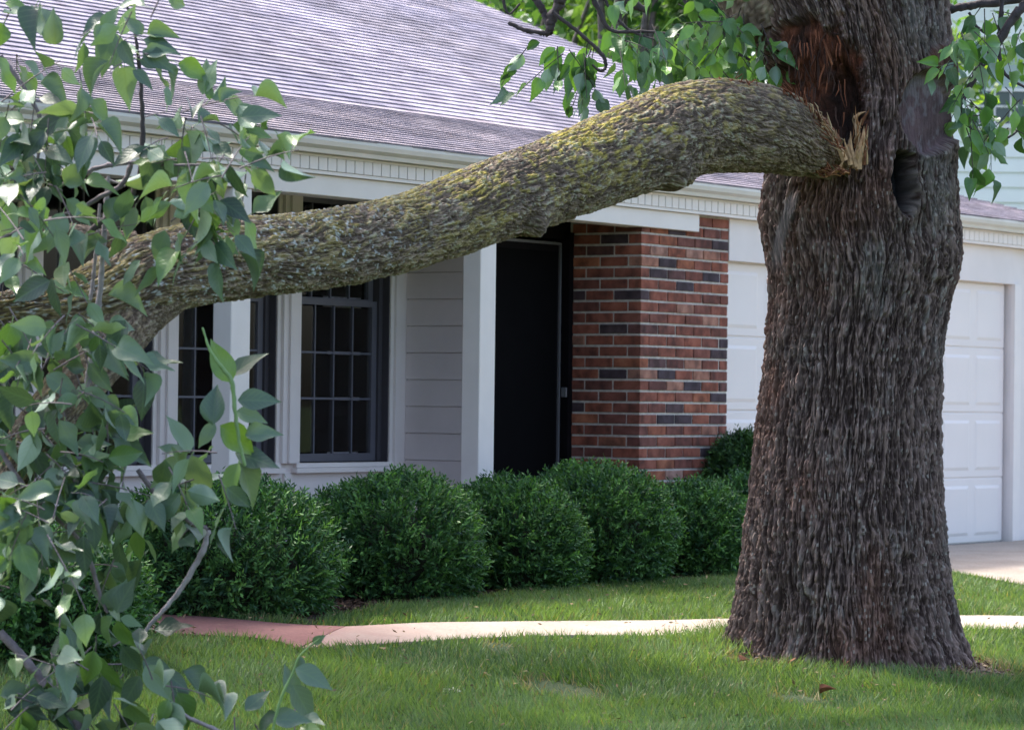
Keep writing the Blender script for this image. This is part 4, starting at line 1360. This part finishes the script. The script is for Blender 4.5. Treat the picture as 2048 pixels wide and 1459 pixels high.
def cluster(fo, px, py, Y, R, n, size=.115, droop=.7, jitter=.35, rr=rng, sun=0.0):
    """short twig with leaves near a picture spot"""
    c = at(px, py, Y)
    for _ in range(n):
        off = rr.normal(size=3); off = off / np.linalg.norm(off) * R * rr.random() ** .5
        off[1] *= 1.3
        st = c + off
        dir_ = rr.normal(size=3) * .7 + np.array([0, 0, -droop * .4]); dir_ /= np.linalg.norm(dir_)
        k = rr.integers(3, 6); L = .05 * k
        pts = [st + dir_ * L * t + np.array([0, 0, -.03 * t * t]) for t in np.linspace(0, 1, 5)]
        fo.tw.append((np.array(pts), np.linspace(.0028, .0014, 5)))
        for q in range(k):
            t = (q + .6) / k
            b0 = st + dir_ * L * t + np.array([0, 0, -.03 * t * t])
            sd = np.cross(dir_, rr.normal(size=3)); sd /= np.linalg.norm(sd)
            d = dir_ * .5 + sd * (1 if q % 2 else -1) * .8 + np.array([0, 0, -droop * (.3 + .8 * rr.random())])
            d /= np.linalg.norm(d)
            pl = .012 + .022 * rr.random()
            fo.pet.append((b0, b0 + d * pl))
            nrm = np.array([rr.normal() * .7, -.5 + rr.normal() * .7, .65 + rr.normal() * .5])
            fo.leaf(b0 + d * pl, d, nrm, size * (.68 + .5 * rr.random()), rr.integers(0, 5), rr.random())


def hand_leaf(fo, b0, tip, Y, wf=1.0, var=0, rnd=.5, face=(0.1, -1, .35)):
    A = at(b0[0], b0[1], Y); B = at(tip[0], tip[1], Y + rng.normal() * .02)
    fo.leaf(A, B - A, np.array(face, float) + rng.normal(size=3) * .12, min(np.linalg.norm(B - A), 98 / FPX * Y), var, rnd)


def emit(fo, parent, nmax, twig_mat, name_leaf='leaf', stuff='foliage', mass='leaf_mass'):
    order = sorted(range(len(fo.L)), key=lambda i: -(fo.L[i][2] / fo.L[i][0][1]))
    for i in order[:nmax]:
        b0, Fm, ln, var, rnd = fo.L[i]
        o = link(name_leaf, LEAFM[var], parent)
        m4 = Matrix(((Fm[0, 0] * ln, Fm[0, 1] * ln, Fm[0, 2] * ln, b0[0]), (Fm[1, 0] * ln, Fm[1, 1] * ln, Fm[1, 2] * ln, b0[1]),
                     (Fm[2, 0] * ln, Fm[2, 1] * ln, Fm[2, 2] * ln, b0[2]), (0, 0, 0, 1)))
        o.matrix_local = m4
    rest = order[nmax:]
    if rest:
        VV, FF, AA, RR = [], [], [], []; nb = 0
        for i in rest:
            b0, Fm, ln, var, rnd = fo.L[i]
            v, f, a = LEAFV[var]
            VV.append(v @ Fm.T * ln + b0); FF.append(f + nb); AA.append(a); RR.append(np.full(len(v), rnd)); nb += len(v)
        o = link(stuff, np_mesh(stuff, np.vstack(VV), np.vstack(FF), M[mass], True, {'lf': np.vstack(AA), 'rnd': np.concatenate(RR)}), parent)
        o['kind'] = 'stuff'
    # thin twigs and petioles joined
    VV, FF, nb = [], [], 0
    for pts, rad in fo.tw:
        v, f = tube_arrays(pts, rad, 5); VV.append(v); FF.append(f + nb); nb += len(v)
    if VV:
        o = link('twigs', np_mesh('twigs', np.vstack(VV), np.vstack(FF), twig_mat, True), parent); o['kind'] = 'stuff'
    VV, FF, nb = [], [], 0
    for a, b_ in fo.pet:
        v, f = tube_arrays([a, (a + b_) / 2 + [0, 0, .002], b_], .0011, 4); VV.append(v); FF.append(f + nb); nb += len(v)
    if VV:
        o = link('leaf_stalks', np_mesh('leaf_stalks', np.vstack(VV), np.vstack(FF), M['petiole'], True), parent); o['kind'] = 'stuff'


def branch(name, pts, mat, parent=tree, n=8, sides=9):
    """rows px, py, depth, radius px"""
    S = smooth_line(pts, n)
    C = np.array([at(a, b, c) for a, b, c, _ in S]); R = S[:, 3] / FPX * S[:, 2]
    R = R * (1 + .10 * rng.normal(size=len(R)))
    C = C + rng.normal(size=C.shape) * R[:, None] * .12
    v, f = tube_arrays(C, R, sides)
    return link(name, np_mesh(name, v, f, mat, True), parent)


# --- visible branches of the broken limb (left)
LB = [
    ([(0, 1262, 9.9, 9), (60, 1330, 9.9, 9.5), (110, 1390, 9.9, 10), (165, 1459, 9.9, 10.5), (220, 1520, 9.9, 11)], 'twig'),
    ([(275, 938, 10.0, 5), (310, 985, 10.0, 5), (350, 1020, 10.0, 6), (385, 1046, 10.0, 6), (417, 1060, 10.0, 6.5)], 'twig'),
    ([(417, 1060, 10.0, 6), (405, 1100, 10.0, 6), (372, 1160, 10.0, 5.5), (335, 1210, 10.0, 4.5), (300, 1248, 10.0, 4), (287, 1270, 10.0, 3)], 'twig_pale'),
    ([(340, 1410, 9.6, 3), (380, 1435, 9.6, 4), (440, 1462, 9.6, 5), (520, 1500, 9.6, 5)], 'twig_pale'),
    ([(217, 352, 10.2, 4), (212, 420, 10.2, 5), (205, 520, 10.2, 5.5), (196, 620, 10.2, 6), (182, 720, 10.2, 6), (172, 782, 10.2, 6)], 'twig_pale'),
    ([(200, 408, 10.25, 3), (194, 480, 10.25, 3.5), (186, 560, 10.25, 4), (180, 600, 10.25, 4)], 'twig_pale'),
    ([(190, 770, 10.1, 3), (205, 800, 10.1, 3.5), (225, 850, 10.1, 3.5)], 'twig_pale'),
    ([(0, 400, 10.1, 4), (60, 395, 10.1, 4), (145, 360, 10.1, 4.5), (200, 335, 10.1, 4.5), (270, 325, 10.1, 4), (330, 330, 10.1, 3), (400, 330, 10.1, 2.5)], 'twig'),
    ([(0, 478, 10.05, 3.5), (60, 452, 10.05, 4), (140, 425, 10.05, 4), (200, 395, 10.05, 5), (245, 368, 10.05, 5), (262, 330, 10.05, 5)], 'twig'),
    ([(155, 500, 10.15, 6), (190, 455, 10.15, 6), (230, 425, 10.15, 6), (265, 385, 10.15, 6), (280, 345, 10.15, 5), (285, 250, 10.15, 5), (280, 150, 10.15, 4), (268, 60, 10.15, 3), (250, 0, 10.15, 2.5)], 'twig_dark'),
    ([(0, 112, 10.2, 5), (30, 150, 10.2, 5), (55, 190, 10.2, 4.5), (80, 240, 10.2, 4), (75, 330, 10.2, 3)], 'twig'),
    ([(405, 655, 9.8, 2), (420, 700, 9.8, 3), (440, 730, 9.8, 4), (463, 763, 9.8, 4.5), (470, 820, 9.8, 4), (478, 880, 9.8, 3.5), (490, 930, 9.8, 3)], 'petiole'),
    ([(0, 900, 10.0, 5), (40, 960, 10.0, 5), (60, 985, 10.0, 5), (150, 1070, 10.0, 4.5), (180, 1120, 10.0, 4.5), (200, 1190, 10.0, 4), (215, 1225, 10.0, 3)], 'twig'),
    ([(640, 1275, 9.7, 1.5), (600, 1310, 9.7, 2), (585, 1345, 9.7, 2.5), (560, 1400, 9.7, 3), (545, 1459, 9.7, 3)], 'petiole'),
    ([(130, 350, 10.2, 3), (170, 362, 10.2, 3), (215, 360, 10.2, 2.5), (250, 372, 10.2, 2)], 'twig_pale'),
]
for pts, mt in LB: branch('branch', pts, M[mt])

fo = Foliage()
RL = np.random.default_rng(99)
# hand placed leaves (base, tip, depth, variant, shade)
HL = [
    ((463, 765), (410, 655), 2, .8), ((462, 752), (527, 697), 0, .75), ((475, 800), (562, 797), 0, .7), ((472, 822), (535, 840), 0, .75), ((490, 870), (560, 858), 1, .5),
    ((440, 850), (520, 912), 1, .4), ((430, 845), (395, 895), 2, .55), ((478, 925), (527, 1008), 1, .45), ((478, 925), (440, 1005), 0, .35), ((470, 905), (560, 930), 2, .4),
    ((425, 850), (432, 765), 3, .6), ((380, 905), (342, 825), 0, .45), ((372, 905), (315, 890), 2, .5), ((385, 910), (430, 1050), 1, .3), ((370, 915), (300, 975), 0, .6),
    ((232, 1225), (268, 1152), 2, .85), ((225, 1230), (198, 1292), 1, .8), ((240, 1235), (288, 1250), 2, .8), ((222, 1222), (245, 1160), 3, .4), ((235, 1240), (262, 1300), 1, .9),
    ((590, 1335), (668, 1372), 0, .3), ((585, 1368), (632, 1445), 0, .25), ((590, 1385), (570, 1330), 3, .6), ((600, 1310), (585, 1345), 3, .4), ((625, 1285), (650, 1270), 2, .5),
    ((490, 1420), (540, 1376), 2, .4), ((545, 1440), (620, 1430), 1, .5), ((560, 1430), (500, 1459), 1, .3),
    ((405, 190), (430, 115), 2, .7), ((470, 225), (530, 215), 0, .5), ((480, 235), (562, 222), 0, .55), ((465, 250), (548, 272), 2, .5), ((440, 205), (480, 175), 3, .6),
    ((415, 160), (412, 118), 3, .7), ((420, 200), (415, 158), 2, .85), ((500, 330), (550, 335), 3, .5), ((510, 340), (545, 370), 1, .45), ((425, 320), (445, 400), 1, .8), ((420, 330), (400, 420), 0, .5),
    ((440, 400), (505, 440), 0, .8), ((430, 400), (450, 450), 0, .7), ((470, 470), (515, 515), 2, .4), ((440, 480), (478, 510), 2, .6), ((330, 460), (310, 535), 0, .35),
    ((280, 520), (240, 570), 2, .5), ((100, 560), (20, 600), 0, .35), ((105, 555), (110, 640), 0, .3), ((215, 590), (300, 615), 3, .7), ((240, 700), (160, 690), 0, .4), ((250, 640), (215, 720), 1, .4),
    ((85, 860), (90, 770), 1, .9), ((92, 750), (160, 790), 0, .4), ((150, 850), (230, 830), 2, .3), ((165, 820), (225, 870), 1, .7), ((240, 870), (305, 860), 2, .9), ((230, 880), (300, 920), 1, .6),
    ((205, 60), (235, 10), 0, .8), ((215, 55), (185, 85), 3, .6), ((225, 60), (195, 165), 0, .2), ((220, 60), (240, 150), 2, .25), ((285, 100), (350, 140), 0, .3), ((290, 110), (345, 92), 1, .6),
    ((100, 90), (70, 0), 3, .9), ((40, 40), (70, 68), 0, .9), ((10, 5), (65, 20), 0, .95), ((110, 90), (105, 20), 3, .7), ((285, 70), (250, 30), 1, .5), ((265, 140), (310, 175), 0, .3),
    ((60, 1130), (125, 1095), 0, .25), ((70, 1120), (120, 1075), 1, .3), ((20, 1020), (65, 985), 2, .45), ((0, 1390), (85, 1375), 1, .6), ((10, 1400), (105, 1440), 2, .2),
    ((150, 1300), (135, 1250), 0, .3), ((140, 1275), (80, 1330), 1, .6), ((290, 1330), (345, 1400), 0, .2), ((280, 1350), (240, 1420), 2, .3), ((340, 1370), (390, 1440), 2, .2), ((365, 1340), (418, 1395), 3, .45),
    ((330, 1345), (380, 1380), 0, .2), ((285, 1320), (350, 1350), 0, .3), ((205, 1350), (190, 1440), 0, .3), ((250, 1400), (300, 1459), 1, .4),
]
for b0, tip, var, rnd in HL: hand_leaf(fo, b0, tip, 9.75 + RL.random() * .3, 1, var, rnd, (RL.normal() * .35, -1, .25 + RL.random() * .6))
CL = [  # px, py, radius px, twigs
    (30, 30, 45, 3), (215, 25, 35, 2), (300, 15, 45, 3), (250, 90, 45, 2), (320, 120, 35, 2), (150, 120, 40, 2), (50, 120, 40, 1), (20, 200, 45, 4),
    (120, 200, 45, 4), (200, 235, 45, 3), (230, 150, 25, 1), (290, 235, 35, 2), (60, 270, 55, 5), (150, 290, 50, 3), (340, 245, 40, 3), (400, 240, 45, 4), (460, 280, 45, 4),
    (380, 310, 50, 5), (440, 350, 50, 5), (500, 330, 30, 2), (330, 370, 40, 3), (390, 400, 45, 4), (440, 440, 35, 2), (350, 460, 35, 2), 
    (30, 350, 50, 5), (100, 380, 45, 4), (40, 440, 55, 5), (110, 470, 45, 4), (30, 530, 50, 5), 
    (40, 640, 55, 4), (120, 650, 50, 4), (200, 650, 40, 3), (40, 720, 55, 5), (130, 730, 55, 6), (60, 800, 60, 6), (150, 800, 55, 5), (30, 880, 55, 6), (110, 880, 60, 6), (190, 880, 50, 5), (260, 890, 35, 2),
    (50, 960, 55, 5), (140, 960, 60, 6), (220, 960, 55, 4), (90, 1040, 60, 6), (180, 1050, 60, 5), (240, 1020, 40, 3), (30, 1080, 55, 4), (110, 1120, 50, 3), (215, 1110, 35, 2),
    (350, 900, 40, 2), (400, 950, 50, 3), (450, 920, 45, 3), (410, 1000, 30, 1), (500, 960, 30, 1),
    (110, 1280, 35, 2), (190, 1290, 45, 3), (250, 1300, 40, 3), (170, 1340, 45, 3), (230, 1370, 50, 4), (300, 1360, 45, 3), (350, 1370, 35, 2), (280, 1420, 50, 3), (200, 1430, 50, 3), (60, 1420, 55, 4), (20, 1370, 35, 2), (340, 1450, 40, 2),
    (590, 1400, 30, 1), (520, 1430, 35, 2), (600, 1455, 30, 1), (30, 1190, 40, 2), (480, 1455, 40, 1), (-40, 300, 60, 4), (-40, 600, 60, 4), (-40, 900, 60, 4), (-30, 1300, 60, 3)]
for (px, py, R_, n_) in CL:
    cluster(fo, px, py, 9.9 + RL.normal() * .22, R_ / FPX * 9.9, max(1, int(n_ * (.76 if (px < 260 and py > 430) else .66) + .5)), .120, .8, rr=RL)
emit(fo, tree, 290, M['twig'])

# --- hanging sprays of the upper crown, in front of the roof and right of the trunk
UB = [
    ([(1138, -40, 14.2, 14), (1122, 0, 14.2, 12), (1104, 35, 14.2, 10), (1099, 68, 14.2, 8)], 'twig_dark'),
    ([(1018, 46, 14.2, 4), (1048, 60, 14.2, 5), (1076, 65, 14.2, 5), (1099, 67, 14.2, 6)], 'twig_dark'),
    ([(1052, -20, 14.25, 7), (1078, 8, 14.25, 7), (1092, 38, 14.25, 6.5), (1099, 67, 14.2, 6)], 'twig_dark'),
    ([(1105, 25, 14.15, 4), (1145, 55, 14.15, 4), (1180, 85, 14.15, 4), (1206, 112, 14.15, 4), (1211, 135, 14.15, 3.5), (1200, 142, 14.15, 3), (1185, 130, 14.15, 2)], 'twig_dark'),
    ([(1176, -20, 14.3, 5), (1195, 15, 14.3, 5), (1222, 60, 14.3, 4.5), (1290, 63, 14.3, 3), (1360, 70, 14.3, 2)], 'twig_dark'),
    ([(1200, -20, 14.3, 3), (1225, 25, 14.3, 3), (1262, 62, 14.3, 3), (1330, 85, 14.3, 2), (1400, 100, 14.3, 1.5)], 'twig_dark'),
    ([(1235, -20, 14.4, 9), (1265, 8, 14.4, 9), (1292, 20, 14.4, 7)], 'twig_dark'),
    ([(1005, -20, 14.4, 3), (1010, 15, 14.4, 3), (1020, 28, 14.4, 2), (1040, 8, 14.4, 2)], 'twig_dark'),
    ([(1885, 22, 14.9, 9), (1925, 14, 14.9, 9), (1970, 8, 14.9, 9), (2060, -2, 14.9, 9)], 'twig_dark'),
    ([(2060, 0, 14.5, 9), (2030, 32, 14.5, 9), (1990, 92, 14.5, 8), (1955, 145, 14.5, 7), (1916, 216, 14.5, 5)], 'twig_dark'),
    ([(2005, -10, 14.6, 5), (1999, 60, 14.6, 4.5), (1998, 105, 14.6, 4), (2010, 148, 14.6, 3.5), (2050, 175, 14.6, 3)], 'twig_dark'),
    ([(1938, 25, 14.7, 3), (1955, 55, 14.7, 3), (1992, 78, 14.7, 3)], 'twig_dark'),
    ([(1965, 268, 14.6, 2), (2005, 278, 14.6, 2.5), (2035, 262, 14.6, 2.5), (2055, 230, 14.6, 2.5)], 'twig_dark'),
    ([(1500, 120, 14.5, 3), (1440, 90, 14.5, 3.5), (1400, 50, 14.5, 4), (1370, 0, 14.5, 4.5), (1350, -30, 14.5, 5)], 'twig_dark'),
    ([(1920, 210, 14.5, 4), (1930, 245, 14.5, 3), (1950, 262, 14.5, 2)], 'twig_dark'),
]
for pts, mt in UB: branch('branch', pts, M[mt])
fo2 = Foliage()
R2 = np.random.default_rng(5)
for b0, tip, var, rnd in [((1110, 95), (1075, 130), 0, .8), ((1115, 100), (1092, 160), 1, .75), ((1160, 110), (1150, 185), 0, .85), ((1150, 105), (1125, 140), 2, .6), ((1175, 115), (1172, 155), 1, .6),
                          ((1185, 120), (1195, 148), 0, .4), ((1140, 130), (1112, 165), 3, .4), ((1080, 85), (1050, 100), 3, .2), ((1130, 95), (1105, 110), 2, .9)]:
    hand_leaf(fo2, b0, tip, 14.2, 1, var, rnd)
for (px, py, R_, n_) in [(1120, 95, 25, 2), (1150, 90, 30, 3), (1190, 100, 25, 2), (1215, 60, 30, 2), (1250, 80, 35, 3), (1300, 60, 35, 3), (1330, 100, 30, 3), (1380, 60, 40, 4), (1400, 110, 35, 3), (1440, 60, 40, 5),
                         (1470, 110, 35, 4), (1490, 50, 40, 5), (1510, 100, 30, 3), (1440, 140, 25, 2), (1480, 10, 35, 4), (1400, 10, 35, 3), (1340, 10, 35, 2), (1290, 130, 25, 1), (1060, 95, 12, 1), (1250, 20, 30, 1), (1535, 150, 18, 1),
                         (1925, 75, 30, 4), (1920, 130, 25, 3), (1935, 180, 25, 3), (1955, 130, 20, 2), (1925, 215, 20, 3), (1945, 235, 20, 3), (1935, 255, 15, 2), (1985, 232, 12, 2), (2030, 20, 25, 2), (1980, 30, 20, 1),
                         (2045, 120, 15, 1), (2045, 195, 20, 2), (2030, 255, 12, 1), (2010, 255, 12, 1), (2015, 180, 15, 1), (2045, 60, 15, 1), (1950, 25, 20, 2)]:
    cluster(fo2, px, py, 14.35 + R2.normal() * .3, R_ / FPX * 14.3, n_, .108, 1.5, rr=R2)
for L_i in range(len(fo2.L)):
    b0, Fm, ln, var, rnd = fo2.L[L_i]
    fo2.L[L_i] = (b0, Fm, ln, var, .15 + .85 * rnd)
emit(fo2, tree, 0, M['twig_dark'], stuff='crown_foliage', mass='leaf_sun')

# --- crown above the frame (shades the lawn and the porch)
def crown(name, blobs, n, size, colA, colB, mat, parent, seed):
    R = np.random.default_rng(seed)
    Cs = []
    tot = sum(b[3] ** 2 for b in blobs)
    for (x, y, z, r) in blobs:
        k = int(n * r * r / tot)
        v = R.normal(size=(k, 3)); v /= np.linalg.norm(v, axis=1)[:, None]
        rad = r * (R.random(k) ** .45)
        # clumps
        cc = R.normal(size=(max(6, k // 90), 3)); cc /= np.linalg.norm(cc, axis=1)[:, None]; cc *= (R.random(len(cc)) ** .4)[:, None] * r
        p = cc[R.integers(0, len(cc), k)] + R.normal(size=(k, 3)) * r * .14
        Cs.append(p * [1, 1, .8] + [x, y, z])
    P = np.vstack(Cs); n = len(P)
    d = R.normal(size=(n, 3)) + [0, 0, -.6]; d /= np.linalg.norm(d, axis=1)[:, None]
    w = np.cross(d, R.normal(size=(n, 3)) + [0, 0, 1.2]); w /= np.linalg.norm(w, axis=1)[:, None]
    s = size * (.6 + .7 * R.random(n))[:, None]
    V = np.stack([P, P + d * s * .45 + w * s * .27, P + d * s, P + d * s * .45 - w * s * .27], 1).reshape(-1, 3)
    F = np.arange(n * 4).reshape(-1, 4)
    t = R.random(n)[:, None]
    t = t ** 1.6
    c = np.array(colA) * (1 - t) + np.array(colB) * t
    o = link(name, np_mesh(name, V, F, mat, attrs={'col': np.repeat(c, 4, 0)}), parent)
    o['kind'] = 'stuff'
    return o


crown('upper_crown', [(-2.6, 15.6, 6.4, 1.1), (-3.4, 14.4, 6.2, 1.1), (-2.4, 13.6, 6.0, 1.0), (-.4, 13.2, 6.2, 1.0), (.6, 12.4, 6.3, 1.0), (-1.2, 12.2, 6.0, 1.0),
      (-3.6, 12.6, 6.0, 1.1), (.0, 15.6, 6.6, .8), (.8, 14.2, 6.8, 1.0), (1.9, 13.8, 6.6, .9), (2.6, 15.0, 6.9, 1.0), (-4.6, 13.6, 6.2, 1.1)],
      14000, .14, (.03, .10, .04), (.07, .17, .06), M['bgleaf'], tree, 3)

# ================================================================== BACKGROUND TREES
def bg_tree(x, y, h, r, seed, label, colA, colB, n=9000, size=.16):
    root = empty('broadleaf_tree', (x, y, 0))
    tag(root, label, 'tree', 'trees behind the house')
    v, f = tube_arrays([(0, 0, -.1), (.05, 0, h * .25), (-.05, .1, h * .5), (.1, 0, h * .8)], [.22, .18, .13, .05], 10)
    link('trunk', np_mesh('trunk', v, f, M['twig'], True), root)
    R = np.random.default_rng(seed)
    blobs = [(R.normal() * r * .45, R.normal() * r * .4, h * .30 + R.random() * h * .55, r * (.42 + .2 * R.random())) for _ in range(9)]
    VV, FF, nb = [], [], 0
    for b in blobs:
        p = np.array([[0, 0, h * .25], [b[0] * .4, b[1] * .4, (h * .25 + b[2]) / 2], b[:3]])
        v, f = tube_arrays(p, [.09, .06, .02], 6); VV.append(v); FF.append(f + nb); nb += len(v)
    link('boughs', np_mesh('boughs', np.vstack(VV), np.vstack(FF), M['twig'], True), root)
    crown('crown', blobs, n, size, colA, colB, M['bgleaf'], root, seed)


bg_tree(at(980, 0, 33)[0], 33, 7.6, 2.6, 41, 'bright green tree behind the roof ridge left of the hanging branch', (.04, .11, .04), (.22, .36, .09))
bg_tree(at(1230, 0, 31)[0], 31, 7.2, 2.4, 42, 'green tree behind the roof directly above the hanging leaf spray', (.035, .10, .045), (.17, .30, .09))
bg_tree(at(1440, 0, 34)[0], 34, 7.8, 2.6, 43, 'yellow green tree behind the roof just left of the trunk', (.05, .13, .03), (.30, .44, .08))
bg_tree(at(1080, 0, 44)[0], 44, 11, 3.8, 44, 'taller far tree behind the roof, left one of two', (.06, .17, .07), (.16, .32, .10), 9000, .22)
bg_tree(at(1400, 0, 46)[0], 46, 11, 4.0, 45, 'taller far tree behind the roof, right one of two', (.06, .17, .07), (.18, .35, .10), 9000, .22)

# loose crumbs and clippings on the lawn and path
n_ = 1400
xy = np.stack([rng.uniform(-2.6, 3.2, n_), rng.uniform(11, 17.5, n_)], 1)
o = chips('lawn_litter', xy, .011, (.10, .06, .035), (.36, .27, .15), M['chip'], lift=.03)
tag(o, 'dry leaf scraps and twig bits scattered over the lawn', 'litter', kind='stuff')
# ================================================================== SMALL THINGS ON THE LAWN
x_, y_ = G(902, 1390)
fl = empty('clover_flower', (x_, y_, float(gz(x_, y_))))
tag(fl, 'small crumpled cream coloured flower lying on the front lawn', 'flower')
V, F, nb = [], [], 0
R5 = np.random.default_rng(8)
VV = []
for k in range(26):
    d_ = R5.normal(size=3); d_[2] = abs(d_[2]) * .7; d_ /= np.linalg.norm(d_)
    s_ = np.cross(d_, R5.normal(size=3)); s_ /= np.linalg.norm(s_)
    c = d_ * .006 + [0, 0, .022]
    VV += [c, c + d_ * .011 + s_ * .006, c + d_ * .021, c + d_ * .011 - s_ * .006]
VV = np.array(VV) * [1.6, 1, .75]
link('petals', np_mesh('petals', VV, np.arange(len(VV)).reshape(-1, 4), M['flower']), fl)
v, f = tube_arrays([(0, 0, 0), (0, .003, .014), (0, 0, .026)], .0015, 5)
link('stem', np_mesh('stem', v, f, M['petiole']), fl)
DL = [((1575, 1342), 'rust brown dead leaf in the grass at the left foot of the trunk'), ((1690, 1345), 'small brown dead leaf in the grass before the middle of the trunk'),
      ((1765, 1332), 'curled tan dead leaf in front of the trunk right of centre'), ((1640, 1408), 'small orange brown dead leaf on the lawn below the trunk'),
      ((1480, 1340), 'dark brown dead leaf on the lawn left of the trunk foot')]
for (pp, lb) in DL:
    x_, y_ = G(*pp)
    o = link('fallen_leaf', np_mesh('fallen_leaf', LEAFV[3][0] * (.055 + .02 * R5.random()), LEAFV[3][1], M['rustwood'], False, {'lf': LEAFV[3][2]}))
    o.location = (x_, y_, float(gz(x_, y_)) + .045); o.rotation_euler = (R5.normal() * .4, R5.normal() * .4, R5.random() * 6)
    tag(o, lb, 'leaf')
